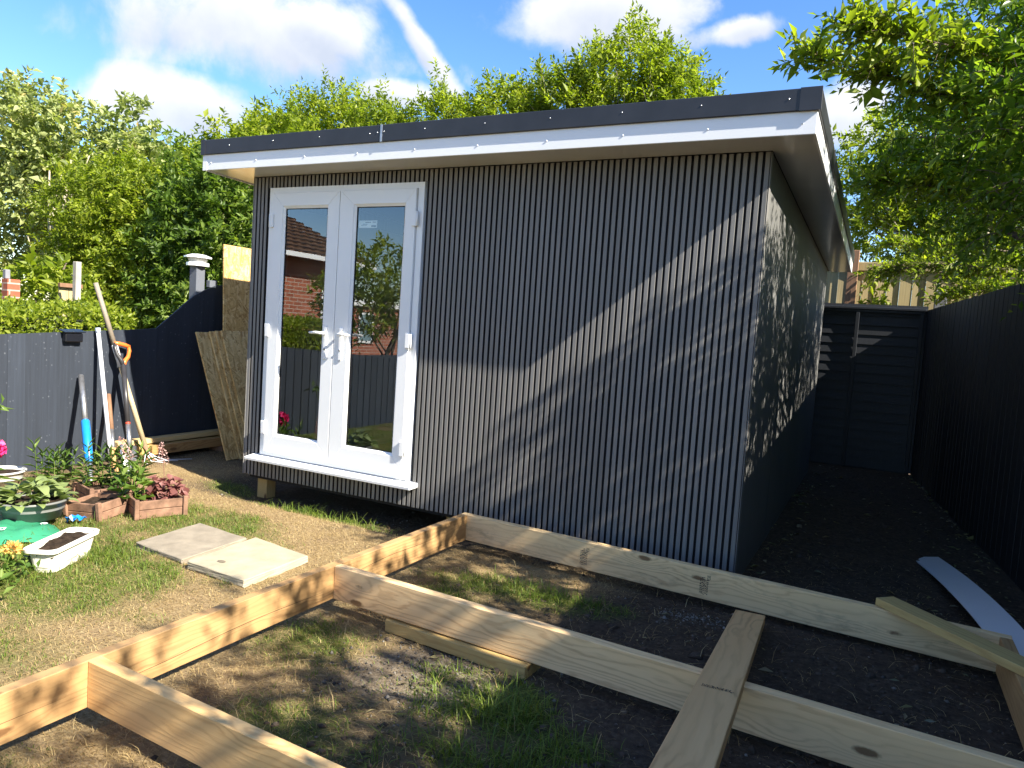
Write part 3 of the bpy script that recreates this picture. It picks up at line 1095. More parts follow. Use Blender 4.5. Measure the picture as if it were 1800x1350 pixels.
rf = thing('tall_fence', (rfx(0), 0, 0), 'tall shaded near-black board fence closing the passage on the right', 'fence')
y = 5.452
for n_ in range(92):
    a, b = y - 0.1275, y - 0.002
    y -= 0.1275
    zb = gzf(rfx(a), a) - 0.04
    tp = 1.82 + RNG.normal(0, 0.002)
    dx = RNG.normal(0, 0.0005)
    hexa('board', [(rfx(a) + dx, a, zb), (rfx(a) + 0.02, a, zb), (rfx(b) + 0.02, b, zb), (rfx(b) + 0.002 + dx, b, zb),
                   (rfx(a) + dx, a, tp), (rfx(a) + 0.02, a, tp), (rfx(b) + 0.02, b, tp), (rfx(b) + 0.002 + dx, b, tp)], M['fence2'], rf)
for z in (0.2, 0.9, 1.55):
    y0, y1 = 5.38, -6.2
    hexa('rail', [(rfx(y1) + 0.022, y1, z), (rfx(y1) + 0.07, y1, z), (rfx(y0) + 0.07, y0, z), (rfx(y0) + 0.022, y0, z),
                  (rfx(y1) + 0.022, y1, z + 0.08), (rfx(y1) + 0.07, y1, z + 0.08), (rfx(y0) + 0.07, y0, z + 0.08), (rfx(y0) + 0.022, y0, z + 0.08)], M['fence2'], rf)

# lap panel at the end of the passage
BY = 5.46
lp = thing('lap_panel', (4.0, BY, 0), 'dark horizontal lap fence panel at the end of the passage, half in sun', 'fence panel')
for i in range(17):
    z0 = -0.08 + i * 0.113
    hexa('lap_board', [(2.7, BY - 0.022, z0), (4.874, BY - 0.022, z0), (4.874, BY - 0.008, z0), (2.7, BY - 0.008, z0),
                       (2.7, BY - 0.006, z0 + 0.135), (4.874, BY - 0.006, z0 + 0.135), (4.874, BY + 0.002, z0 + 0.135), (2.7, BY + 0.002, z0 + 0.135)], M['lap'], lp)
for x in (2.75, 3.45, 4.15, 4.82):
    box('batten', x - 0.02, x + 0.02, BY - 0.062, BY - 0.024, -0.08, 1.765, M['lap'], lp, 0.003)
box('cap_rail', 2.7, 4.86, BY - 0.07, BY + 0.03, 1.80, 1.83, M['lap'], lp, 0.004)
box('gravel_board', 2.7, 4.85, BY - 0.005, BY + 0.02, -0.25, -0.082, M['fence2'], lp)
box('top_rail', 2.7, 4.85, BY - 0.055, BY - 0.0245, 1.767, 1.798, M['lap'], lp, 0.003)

# the neighbour's pale fence further back
PY = 6.9
pf = thing('pale_fence', (4.5, PY, 0), 'pale weathered feather-edge fence beyond the dark panel', 'fence')
x = 2.6
while x < 6.9:
    b = x + 0.150
    dy = RNG.normal(0, 0.004)
    hexa('board', [(x, PY - 0.022 + dy, 0.0), (b, PY - 0.008 + dy, 0.0), (b, PY + 0.004, 0.0), (x, PY + 0.004, 0.0),
                   (x, PY - 0.022 + dy, 2.40), (b, PY - 0.008 + dy, 2.40), (b, PY + 0.004, 2.40), (x, PY + 0.004, 2.40)], M['pale_fence'], pf)
    x += 0.152
box('cap_rail', 2.6, 6.95, PY - 0.05, PY + 0.05, 2.402, 2.52, M['pale_fence'], pf, 0.005)
p1 = box('fence_post', 3.93, 4.06, PY - 0.20, PY - 0.07, 0, 2.66, M['brown_post'], None, 0.005)
tag(p1, 'brown timber post standing before the pale fence', 'post')
p2 = box('fence_post', 4.99, 5.13, PY - 0.19, PY - 0.07, 0, 2.16, M['grey_post'], None, 0.008)
tag(p2, 'grey concrete post before the pale fence, under the overhanging leaves', 'post')

# brick pier and posts beyond the low fence
M['brick'], nt, p = new_mat('red_brick')
bt = nt.nodes.new('ShaderNodeTexBrick')
bt.inputs['Color1'].default_value = (0.33, 0.10, 0.055, 1)
bt.inputs['Color2'].default_value = (0.24, 0.075, 0.045, 1)
bt.inputs['Mortar'].default_value = (0.36, 0.32, 0.27, 1)
bt.inputs['Scale'].default_value = 1.0
bt.inputs['Brick Width'].default_value = 0.225
bt.inputs['Row Height'].default_value = 0.075
bt.inputs['Mortar Size'].default_value = 0.008
sx_ = nt.nodes.new('ShaderNodeSeparateXYZ')
nt.links.new(geo(nt), sx_.inputs[0])
cx_ = nt.nodes.new('ShaderNodeCombineXYZ')
nt.links.new(mth(nt, 'ADD', sx_.outputs[0], sx_.outputs[1]), cx_.inputs[0])
nt.links.new(sx_.outputs[2], cx_.inputs[1])
nt.links.new(cx_.outputs[0], bt.inputs['Vector'])
nt.links.new(mixc(nt, ramp(nt, noise(nt, coord(nt), 9, 5), [(0.4, 0), (0.75, 0.5)]), bt.outputs['Color'], (0.40, 0.15, 0.09)), p.inputs['Base Color'])
setp(p, 0.9, 0.2)
pier = thing('brick_pier', (-4.1, 0.42, -0.1), 'narrow red brick pier with a pale cap behind the clipped hedge', 'pier')
box('shaft', -4.10, -3.98, 0.36, 0.49, -0.15, 1.47, M['brick'], pier, 0.004)
box('cap', -4.08, -4.02, 0.36, 0.41, 1.471, 1.57, M['grey_post'], pier, 0.006)
M['white_wood'] = plain('weathered_white', (0.36, 0.33, 0.27), 0.8, 0.2, 9)
wp_ = box('gate_post', -4.05, -3.98, 1.10, 1.165, -0.1, 1.74, M['white_wood'], None, 0.006)
tag(wp_, 'slim whitish timber post standing behind the clipped hedge', 'post')
cf = thing('close_board_screen', (-4.6, 1.4, -0.1), 'short strip of pale brown screen boards beside the whitish post', 'screen')
for i in range(2):
    box('board', -4.52, -4.5, 1.22 + i * 0.12, 1.335 + i * 0.12, -0.1, 1.45, M['pale_fence'], cf, 0.003)
box('rail', -4.498, -4.45, 1.2, 1.48, 1.44, 1.49, M['brown_post'], cf, 0.003)
# ------------------------------------------------------------------ the deck frame
deck = thing('deck_frame', (3.4, -1.6, -0.1), 'low timber deck frame of pale joists lying in front of the garden room', 'deck frame')
BZ, BH, BT = 0.02, 0.16, 0.047


def beam(name, x0, y0, x1, y1, mat, side):
    """front (camera side) face runs from (x0,y0) to (x1,y1); the timber lies behind it"""
    d = Vector((x1 - x0, y1 - y0, 0)).normalized()
    nrm = Vector((-d.y, d.x, 0)) * (BT / 2) * side
    return board(name, (x0 + nrm.x, y0 + nrm.y, BZ), (x1 + nrm.x, y1 + nrm.y, BZ), BH, BT, mat, deck)


beam('side_beam', 2.226, -4.6, 2.226, -0.2600, M['pine'], 1)
backb = beam('back_beam', 2.178, -0.2535, 5.045, -0.4647, M['pine_d'], 1)
beam('joist', 2.2265, -1.493, 4.997, -1.640, M['pine_lifted'], 1)
beam('joist', 2.2265, -2.690, 4.997, -2.790, M['pine_lifted'], 1)
beam('joist', 2.2265, -3.90, 4.997, -4.00, M['pine'], 1)
beam('side_beam', 5.0455, -4.6, 5.0455, -0.468, M['pine'], 1)


M['crack'] = plain('wood_split', (0.07, 0.035, 0.015), 0.9)
for (y0_, y1_, z_) in ((-2.66, -1.56, -0.012), (-4.5, -2.76, -0.008), (-1.40, -0.6, 0.03)):
    V_, F_ = [], []
    for i_ in range(25):
        t__ = i_ / 24
        zz_ = z_ + 0.006 * math.sin(t__ * 7 + y0_) + 0.012 * t__
        hw_ = 0.0011 * (1 - (2 * t__ - 1) ** 4) + 0.0002
        V_ += [(2.2264, y0_ + (y1_ - y0_) * t__, zz_ - hw_), (2.2264, y0_ + (y1_ - y0_) * t__, zz_ + hw_)]
    F_ = [(i_ * 2, i_ * 2 + 2, i_ * 2 + 3, i_ * 2 + 1) for i_ in range(24)]
    put(ob('drying_crack', mesh_np('drying_crack', V_, F_, M['crack'])), deck)


def stamp(parent, o, xd, yd, w, h, seed, mark='CE'):
    """a patch of smudged printed marks on a face; rows of small strokes under a mark"""
    g = np.random.default_rng(seed)
    o, xd, yd = np.array(o), np.array(xd) / np.linalg.norm(xd), np.array(yd) / np.linalg.norm(yd)
    V, F = [], []
    for r_ in range(5):
        yy = h * (0.5 - (r_ + 0.5) / 5)
        xx = -w / 2 + g.uniform(0, 0.1) * w
        while xx < w / 2 * g.uniform(0.6, 1.0):
            ww, hh = g.uniform(0.0018, 0.006), h * g.uniform(0.05, 0.12)
            sl = g.uniform(-0.002, 0.002)
            for q in ((xx, yy - hh), (xx + ww, yy - hh), (xx + ww + sl, yy + hh), (xx + sl, yy + hh)):
                V.append(o + xd * q[0] + yd * q[1])
            F.append(tuple(range(len(V) - 4, len(V))))
            xx += ww + g.uniform(0.002, 0.007)
    V = np.array(V)
    c = V.mean(0)
    e = ob('grade_stamp', mesh_np('grade_stamp', V - c, F, M['ink']), None, c)
    return e


bd = np.array([2.867, -0.2112, 0])
bd /= np.linalg.norm(bd)


def on_back(x, z, e=0.0012):
    t = (x - 2.178) / bd[0]
    return np.array([x, -0.2535 + bd[1] * t, z]) + np.array([bd[1], -bd[0], 0]) * e


def kid_of(o, b):
    o.parent = b
    o.matrix_parent_inverse = b.matrix_basis.inverted() if b.parent is None else (Matrix.Translation(b.parent.location) @ b.matrix_basis).inverted()
    return o


for (sx, sd_) in ((3.05, 1), (3.74, 2)):
    kid_of(stamp(backb, on_back(sx - 0.012, 0.012), (0, 0, 1), (1, -0.07, 0), 0.095, 0.045, sd_), backb)
    kid_of(text('lettering', 'CE', 0.022, M['ink'], on_back(sx + 0.012, 0.058), (0, 0, 1), (-1, 0.07, 0)), backb)

plank = board('loose_plank', (3.985, -0.50, -0.05), (4.135, -2.95, 0.30), 0.140, 0.045, M['plank'], None, up=(1, 0.06, 0))
tag(plank, 'loose reddish pine plank laid across the middle joist of the deck frame', 'plank')
pa, pb = np.array([3.985, -0.50, -0.05]), np.array([4.135, -2.95, 0.30])
pd = (pb - pa) / np.linalg.norm(pb - pa)
px_ = np.array([1, 0.06, 0.0])
px_ = px_ - pd * px_.dot(pd)
px_ /= np.linalg.norm(px_)
pn = np.cross(pd, px_)
if pn[2] < 0:
    pn = -pn
so = pa + pd * 1.30 + pn * 0.0236
st_ = stamp(plank, so, px_, -pd, 0.11, 0.026, 7)
kid_of(st_, plank)
of1 = board('timber_offcut', (2.56, -1.455, gzf(2.6, -1.45) + 0.030), (3.30, -1.525, gzf(3.3, -1.52) + 0.024), 0.13, 0.055, M['pine_y'], None, up=(0.05, 1, 0))
tag(of1, 'flat timber offcut half hidden under the middle joist', 'offcut')
of2 = board('timber_offcut', (4.555, -0.36, 0.123), (5.13, -0.93, 0.118), 0.105, 0.035, M['pine_y'], None, up=(0.7, 0.7, 0))
tag(of2, 'short board offcut resting on the right corner of the deck frame', 'offcut')
# curved white trim strip
cl = np.array([(4.83, 1.55, -0.095), (4.895, 1.15, -0.055), (4.955, 0.75, -0.02), (5.01, 0.35, 0.005), (5.06, 0.0, 0.015), (5.10, -0.3, 0.005), (5.14, -0.6, -0.02), (5.16, -0.85, -0.06)])
tt = np.linspace(0, 1, 40)
cl = np.stack([np.interp(tt, np.linspace(0, 1, len(cl)), cl[:, i]) for i in range(3)], 1)
for _ in range(6):
    cl[1:-1] = (cl[:-2] + 2 * cl[1:-1] + cl[2:]) / 4
V, F = [], []
wd = np.array([0.93, 0.16, 0.14])
wd /= np.linalg.norm(wd)
for i, c_ in enumerate(cl):
    for (s, dz) in ((-0.085, 0.0), (0.085, 0.0), (0.085, -0.006), (-0.085, -0.006)):
        V.append(c_ + wd * s + np.array([0, 0, dz]))
for i in range(len(cl) - 1):
    for j in range(4):
        F.append((i * 4 + j, i * 4 + (j + 1) % 4, (i + 1) * 4 + (j + 1) % 4, (i + 1) * 4 + j))
F += [(3, 2, 1, 0), tuple(len(V) - 4 + j for j in range(4))]
wt = ob('trim_strip', mesh_np('trim_strip', V, F, plain('white_trim', (0.62, 0.64, 0.68), 0.35, 0.04, 3), False))
tag(wt, 'long white plastic trim strip lying bowed beside the dark right fence', 'trim strip')

# ------------------------------------------------------------------ paving slabs
M['slab1'] = plain('grey_slab', (0.25, 0.215, 0.165), 0.9, 0.2, 9, 0.2, 0, 0.7)
M['slab2'] = plain('cream_slab', (0.36, 0.315, 0.225), 0.9, 0.16, 7, 0.2, 0, 0.6)


def slab_obj(C, z, mat, label, th=0.045):
    C = [Vector((x, y, 0)) for x, y in C]
    c = sum(C, Vector()) / 4
    c.z = z
    bm = bmesh.new()
    bot = [bm.verts.new((p.x - c.x, p.y - c.y, -th)) for p in C]
    top = [bm.verts.new((p.x - c.x, p.y - c.y, 0)) for p in C]
    bm.faces.new(bot[::-1])
    bm.faces.new(top)
    for i in range(4):
        bm.faces.new((bot[i], bot[(i + 1) % 4], top[(i + 1) % 4], top[i]))
    bmesh.ops.subdivide_edges(bm, edges=bm.edges[:], cuts=7, use_grid_fill=True)
    g = np.random.default_rng(int(abs(C[0].x) * 1000))
    for v in bm.verts:
        v.co += Vector(g.normal(0, 0.0008, 3))
    bmesh.ops.bevel(bm, geom=[e for e in bm.edges if len(e.link_faces) == 2 and e.calc_face_angle(0) > 0.9], offset=0.004, segments=1, affect='EDGES')
    me = bpy.data.meshes.new('paving_slab')
    bm.to_mesh(me)
    bm.free()
    me.materials.append(mat)
    o = ob('paving_slab', me, None, c)
    o.rotation_euler = (R(g.uniform(-1, 1)), R(g.uniform(-1, 1)), 0)
    return tag(o, label, 'paving slab', 'paving slabs on the lawn')


slab_obj([(0.69, -1.42), (1.13, -1.455), (1.10, -0.975), (0.64, -0.934)], -0.098, M['slab1'], 'greyer paving slab on the lawn, the one nearer the planters')
sl2 = slab_obj([(1.215, -1.49), (1.665, -1.515), (1.625, -1.01), (1.145, -0.945)], -0.088, M['slab2'], 'cream paving slab on the lawn, the one nearer the deck frame')
dm = lathe('drip_mark', [(0.0001, 0.001), (0.02, 0.0012), (0.027, 0.0)], plain('dark_stain', (0.16, 0.13, 0.09), 0.9), (1.36, -1.39, -0.0845), sl2, 14, True, 1.0, 0.6)

# ------------------------------------------------------------------ strand boards, timbers, tools along the low fence
tall = board('strand_board_sheet', (-1.352, 0.945, 0.91), (-1.352, 2.16, 0.91), 2.04, 0.018, M['osb'], None, up=(-0.045, 0, 1))
tag(tall, 'tall pale strand board sheet leaning at the fence end, its top in sun', 'board sheet')
lean = Vector((-0.47, 0.10, 1.15)).normalized()
for i, (y0, ln, hh, lab_) in enumerate(((0.66, 0.85, 1.27, 'low strand board sheet, the one closest to the dark fence boards'),
                                        (0.80, 0.80, 1.285, 'low strand board sheet, second out from the dark fence'),
                                        (0.845, 0.80, 1.29, 'low strand board sheet, third out from the dark fence'),
                                        (0.90, 0.80, 1.295, 'low strand board sheet, the outermost one nearest the garden room'))):
    b0 = Vector((-0.915 + i * 0.024, y0 - 0.06, gzf(-0.9, y0) + 0.005))
    mid = b0 + lean * (hh / 2)
    o_ = board('strand_board_sheet', mid, mid + Vector((0, ln, 0)), hh, 0.018, M['osb'], None, up=lean)
    tag(o_, lab_, 'board sheet', 'low strand board sheets leaning in a stack')
st = np.array([(0.13, 0, 0.0), (0.07, 0.1, 0.02), (-0.08, 0.1, 0.03), (-0.14, 0.0, 0), (-0.07, -0.09, 0.01), (0.08, -0.1, 0)])
V = np.concatenate([st * [1, 1, 0] - [0, 0, 0.05], st * [1, 1, 1] + [0, 0, 0.015], st * [0.7, 0.7, 1] + [0, 0, 0.035]])
F = [tuple(range(5, -1, -1)), tuple(range(12, 18))] + [(k_ * 6 + j, k_ * 6 + (j + 1) % 6, k_ * 6 + 6 + (j + 1) % 6, k_ * 6 + 6 + j) for k_ in (0, 1) for j in range(6)]
stn = ob('stone', mesh_np('stone', V, F, M['grey_post']), None, (-0.62, 0.74, gzf(-0.62, 0.74) + 0.01))
tag(stn, 'flat grey stone at the foot of the strand boards', 'stone')
# timbers lying along the fence on bearers
for (y, x) in ((0.12, -1.36), (0.95, -1.36)):
    b_ = box('bearer_block', x - 0.09, x + 0.09, y - 0.05, y + 0.05, gzf(x, y) - 0.02, -0.062, M['brown_post'], None, 0.003)
    tag(b_, 'dark bearer block under the stacked timbers, %s' % ('the one by the spade' if y < 0.5 else 'the one by the strand boards'), 'block', 'bearer blocks under the timbers')
ta = board('stacked_timber', (-1.425, -0.12, 0.055), (-1.425, 1.30, 0.065), 0.095, 0.045, M['pine_y'], None, up=(1, 0, 0))
tag(ta, 'yellowish timber length on top of the small stack along the fence', 'timber')
tb = board('stacked_timber', (-1.325, 0.16, -0.016), (-1.325, 1.35, -0.016), 0.085, 0.045, M['pine'], None, up=(0, 0, 1))
tag(tb, 'orange pine timber length, front of the small stack along the fence', 'timber')
tc_ = board('stacked_timber', (-1.425, -0.05, -0.018), (-1.425, 1.33, -0.012), 0.095, 0.08, M['pine_y'], None, up=(1, 0, 0))
tag(tc_, 'thick timber length lowest in the small stack, against the fence', 'timber')
# wooden stake
M['blue'] = plain('blue_plastic', (0.01, 0.20, 0.62), 0.3, 0.1, 8)
M['orange'] = plain('orange_plastic', (0.72, 0.16, 0.03), 0.35, 0.1, 8)
M['shaft'] = plain('black_shaft', (0.035, 0.033, 0.035), 0.35, 0.3, 8)
M['ash'] = wood('ash_handle', (0.46, 0.37, 0.22), (0.38, 0.30, 0.17), (0.28, 0.2, 0.1), False)
M['grey_wood'] = wood('weathered_handle', (0.30, 0.26, 0.20), (0.24, 0.20, 0.155), (0.15, 0.12, 0.09), False)
M['whitepaint'] = plain('white_pole', (0.66, 0.67, 0.70), 0.4, 0.08, 8)


def lerp(a, b, t):
    a, b = np.array(a, float), np.array(b, float)
    return tuple(a + (b - a) * t)


def tool(name, base, label, cat):
    return thing(name, base, label, cat)


A, B = (-1.472, -0.400, 0.66), (-0.90, -0.66, -0.13)
t_ = tool('digging_bar', B, 'steel digging bar with a blue sleeve leaning on the fence', 'digging bar')
tube('bar', [A, lerp(A, B, 0.43)], 0.021, M['steel'], t_)
tube('sleeve', [lerp(A, B, 0.425), lerp(A, B, 0.44), lerp(A, B, 0.80), lerp(A, B, 0.81)], [0.021, 0.033, 0.031, 0.022], M['blue'], t_)
tube('point', [lerp(A, B, 0.805), lerp(A, B, 0.95), lerp(A, B, 1.02)], [0.021, 0.021, 0.008], M['steel'], t_)
A, B = (-1.474, -0.262, 1.053), (-1.169, -0.309, -0.13)
t_ = tool('white_pole', B, 'slim white pole with a grey end cap leaning on the fence', 'pole')
tube('pole', [A, B], 0.0165, M['whitepaint'], t_)
tube('end_cap', [lerp(A, B, -0.006), lerp(A, B, 0.028)], 0.021, plain('pale_cap', (0.35, 0.40, 0.50), 0.4), t_)
A, B = (-1.465, -0.160, 0.49), (-1.08, -0.340, -0.13)
t_ = tool('short_handled_tool', B, 'short brown handled tool with an orange wooden foot, between pole and spade', 'tool')
tube('grip', [A, lerp(A, B, 0.45)], [0.020, 0.019], M['brown_post'], t_, 8)
tube('shank', [lerp(A, B, 0.44), lerp(A, B, 0.72)], 0.018, M['steel'], t_)
board('wooden_foot', lerp(A, B, 0.68), lerp(A, B, 1.0), 0.05, 0.045, M['pine'], t_, up=(0, 1, 0))
# spade
A, B = (-1.40, -0.082, 0.832), (-0.985, -0.262, -0.12)
t_ = tool('garden_spade', B, 'garden spade with an orange D-shaped handle leaning on the fence', 'spade')
ax = (np.array(A) - np.array(B))
ax /= np.linalg.norm(ax)
sdv = np.cross(ax, [1, 0.1, 0.2])
sdv /= np.linalg.norm(sdv)
At = np.array(A)


def dp(u, v):
    return tuple(At + ax * u + sdv * v)


tube('handle_yoke', [dp(-0.09, 0), dp(-0.045, -0.018), dp(0.0, -0.055), dp(0.06, -0.072), dp(0.10, -0.066)], [0.02, 0.019, 0.016, 0.015, 0.014], M['shaft'], t_, 8)
tube('handle_yoke', [dp(-0.09, 0), dp(-0.045, 0.018), dp(0.0, 0.055), dp(0.06, 0.072), dp(0.10, 0.066)], [0.02, 0.019, 0.017, 0.016, 0.015], M['orange'], t_, 8)
tube('handle_grip', [dp(0.10, -0.074), dp(0.105, -0.03), dp(0.105, 0.03), dp(0.10, 0.074)], [0.017, 0.0185, 0.0185, 0.017], M['orange'], t_, 10)
tube('shaft', [dp(-0.085, 0), lerp(A, B, 0.58)], [0.021, 0.018], M['shaft'], t_)
tube('collar', [lerp(A, B, 0.575), lerp(A, B, 0.59)], 0.0205, plain('red_band', (0.45, 0.06, 0.03), 0.4), t_)
tube('socket', [lerp(A, B, 0.585), lerp(A, B, 0.80)], [0.0185, 0.021], M['steel'], t_)
bn = np.cross(ax, sdv)
V, F = [], []
c0 = np.array(lerp(A, B, 0.76))
L_ = np.linalg.norm(np.array(A) - np.array(B)) * 0.27
for i in range(7):
    t = i / 6
    for j in range(7):
        s = j / 6 - 0.5
        wv = 0.165 - 0.02 * t
        V.append(c0 - ax * (t * L_ + (0.02 * (1 - (2 * s) ** 2) if i == 6 else 0)) + sdv * s * wv + bn * (0.018 * (2 * s) ** 2 - 0.01 * t))
for i in range(6):
    for j in range(6):
        F.append((i * 7 + j, i * 7 + j + 1, (i + 1) * 7 + j + 1, (i + 1) * 7 + j))
blade = ob('blade', mesh_np('blade', V, F, M['steel'], True))
blade.modifiers.new('s', 'SOLIDIFY').thickness = 0.003
put(blade, t_)
# long rake
A, B = (-1.565, -0.232, 1.442), (-1.255, 0.066, 0.0)
t_ = tool('garden_rake', B, 'long-handled rake rising above the fence, pale lower shaft', 'rake')
tube('handle', [A, lerp(A, B, 0.37)], [0.019, 0.021], M['grey_wood'], t_)
tube('splice', [lerp(A, B, 0.36), lerp(A, B, 0.365), lerp(A, B, 0.49)], [0.021, 0.025, 0.022], M['whitepaint'], t_)
tube('lower_shaft', [lerp(A, B, 0.485), lerp(A, B, 0.97)], [0.02, 0.0215], M['ash'], t_)
tube('ferrule', [lerp(A, B, 0.965), lerp(A, B, 1.03)], [0.0225, 0.015], M['brown_post'], t_)
Bn = np.array(B)
for k_ in range(4):
    d_ = np.array([0.02 + 0.01 * k_, -0.05 + 0.055 * k_, 0])
    tube('tine', [Bn, Bn + d_ * 0.5 + [0.01, 0, -0.05], Bn + d_ * 1.1 + [0.03, 0, -0.085], Bn + d_ * 1.6 + [0.10, 0.05 * k_, -0.09]], [0.005, 0.0045, 0.004, 0.003], M['whitepaint'], t_, 6)
# ------------------------------------------------------------------ leaves and blades, many at a time
def unit(a):
    return a / (np.linalg.norm(a, axis=-1, keepdims=True) + 1e-9)


def leaf_quads(P, Dr, Nr, L, Wd, fold=0.25, wide=0.45):
    """folded diamond leaves: 4 corners, 2 triangles each"""
    Dr = unit(Dr)
    S = unit(np.cross(Dr, Nr))
    Nn = np.cross(S, Dr)
    L, Wd = L[:, None], Wd[:, None]
    base = P
    tip = P + Dr * L - Nn * L * 0.10
    a = P + Dr * L * wide + S * Wd * 0.5 + Nn * Wd * fold
    b = P + Dr * L * wide - S * Wd * 0.5 + Nn * Wd * fold
    V = np.stack([base, a, tip, b], 1).reshape(-1, 3)
    k = np.arange(len(P)) * 4
    F = np.concatenate([np.stack([k, k + 1, k + 2], 1), np.stack([k, k + 2, k + 3], 1)])
    return V, F


def sprigs(C, Dr, length, nleaf, leafL, ratio, g, droop=0.3, spread=0.9):
    """C, Dr: (n,3) sprig feet and ways; returns leaf arrays"""
    n = len(C)
    Dr = unit(Dr)
    t = np.linspace(0.08, 1.0, nleaf)
    ln = length * g.uniform(0.6, 1.25, n)
    side = unit(np.cross(Dr, g.normal(size=(n, 3))))
    up = np.cross(side, Dr)
    bend = np.array([0, 0, -1.0])
    P = C[:, None] + Dr[:, None] * (t[None, :, None] * ln[:, None, None]) + bend * (droop * (t ** 2)[None, :, None] * ln[:, None, None])
    alt = np.where(np.arange(nleaf) % 2 == 0, 1.0, -1.0)
    ang = g.normal(0, 0.35, (n, nleaf)) + np.arange(nleaf)[None] * 0.9
    sv = side[:, None] * np.cos(ang)[..., None] + up[:, None] * np.sin(ang)[..., None]
    ld = Dr[:, None] * g.uniform(0.35, 0.75, (n, nleaf, 1)) + sv * alt[None, :, None] * spread + g.normal(0, 0.18, (n, nleaf, 3))
    ld[:, -1] = Dr + g.normal(0, 0.15, (n, 3))
    nr = np.array([0, 0, 1.0]) + g.normal(0, 0.55, (n, nleaf, 3))
    L = leafL * np.clip(g.lognormal(-0.06, 0.33, (n, nleaf)), 0.4, 1.9) * (1 - 0.25 * (t[None] > 0.85))
    return P.reshape(-1, 3), ld.reshape(-1, 3), nr.reshape(-1, 3), L.ravel(), (L * ratio * g.uniform(0.8, 1.15, L.shape)).ravel(), ln


def crown_points(blobs, n, g, inner=0.55):
    w = np.array([b[1][0] * b[1][1] + b[1][1] * b[1][2] + b[1][0] * b[1][2] for b in blobs])
    cnt = (n * w / w.sum()).astype(int)
    C, Dv = [], []
    for (c, r), m in zip(blobs, cnt):
        d = unit(g.normal(size=(m, 3)))
        rad = inner + (1.02 - inner) * g.random(m) ** 0.6
        wob = 1 + 0.22 * np.sin(d[:, 0] * 7 + c[0]) * np.sin(d[:, 2] * 6 + c[1]) + 0.12 * np.sin(d[:, 1] * 13 + d[:, 2] * 11)
        C.append(np.array(c) + d * np.array(r) * (rad * wob)[:, None])
        Dv.append(d + np.array([0, 0, 0.35]) + g.normal(0, 0.45, (m, 3)))
    return np.concatenate(C), np.concatenate(Dv)


def limb_mesh(name, segs, mat, seg=7):
    parts = []
    for pts, r0, r1 in segs:
        pts = np.asarray(pts, float)
        tt = np.linspace(0, 1, max(4, len(pts) * 3))
        q = np.stack([np.interp(tt, np.linspace(0, 1, len(pts)), pts[:, i]) for i in range(3)], 1)
        for _ in range(3):
            q[1:-1] = (q[:-2] + 2 * q[1:-1] + q[2:]) / 4
        parts.append(tube_arrays(q, np.linspace(r0, r1, len(q)), seg))
    V, F = merge(parts)
    return mesh_np(name, V, F, mat, True)


def tree(name, base, blobs, nsprig, nleaf, sl, ll, mat, label, cat, seed, trunk_r=0.09, bark='bark', ratio=0.45, droop=0.3, group=None, stems=1, inner=0.55, twigs=0, limb_n=9, up=None):
    g = np.random.default_rng(seed)
    t = thing(name, base, label, cat, group)
    C, Dv = crown_points(blobs, nsprig, g, inner)
    if up is not None:
        Dv = Dv * 0.6 + np.array(up)
    P, ld, nr, L, Wd, ln = sprigs(C, Dv, sl, nleaf, ll, ratio, g, droop)
    V, F = leaf_quads(P, ld, nr, L, Wd)
    cr = ob('crown', mesh_np('crown', V, F, mat))
    put(cr, t)
    base = np.array(base, float)
    segs = []
    cen = np.mean([b[0] for b in blobs], 0)
    for s in range(stems):
        off = np.array([g.normal(0, 0.12), g.normal(0, 0.12), 0]) * (stems > 1)
        top = cen + g.normal(0, 0.25, 3) * (1 if stems == 1 else 1.3)
        m1 = base + off + (top - base) * 0.35 + g.normal(0, 0.08, 3)
        m2 = base + off + (top - base) * 0.7 + g.normal(0, 0.1, 3)
        segs.append(([base + off - [0, 0, 0.1], m1, m2, top], trunk_r * (1 if s == 0 else 0.7), trunk_r * 0.35))
        for k_ in range(limb_n):
            bl = blobs[g.integers(len(blobs))]
            tgt = np.array(bl[0]) + unit(g.normal(size=3)) * np.array(bl[1]) * g.uniform(0.5, 0.9)
            f = g.uniform(0.3, 0.9)
            st_ = base + off + (top - base) * f
            segs.append(([st_, st_ + (tgt - st_) * 0.5 + [0, 0, 0.12] + g.normal(0, 0.1, 3), tgt], trunk_r * 0.33, trunk_r * 0.06))
    put(ob('trunk', limb_mesh('trunk', segs, M[bark])), t)
    if twigs:
        tw = []
        for i in g.choice(len(C), min(twigs, len(C)), replace=False):
            d = unit(Dv[i]) * ln[i]
            tw.append(([C[i] - d * 0.6, C[i] + d * 0.4, C[i] + d + [0, 0, -droop * ln[i]]], 0.0045, 0.0015))
        put(ob('twigs', limb_mesh('twigs', tw, M[bark], 4)), t)['kind'] = 'stuff'
    return t


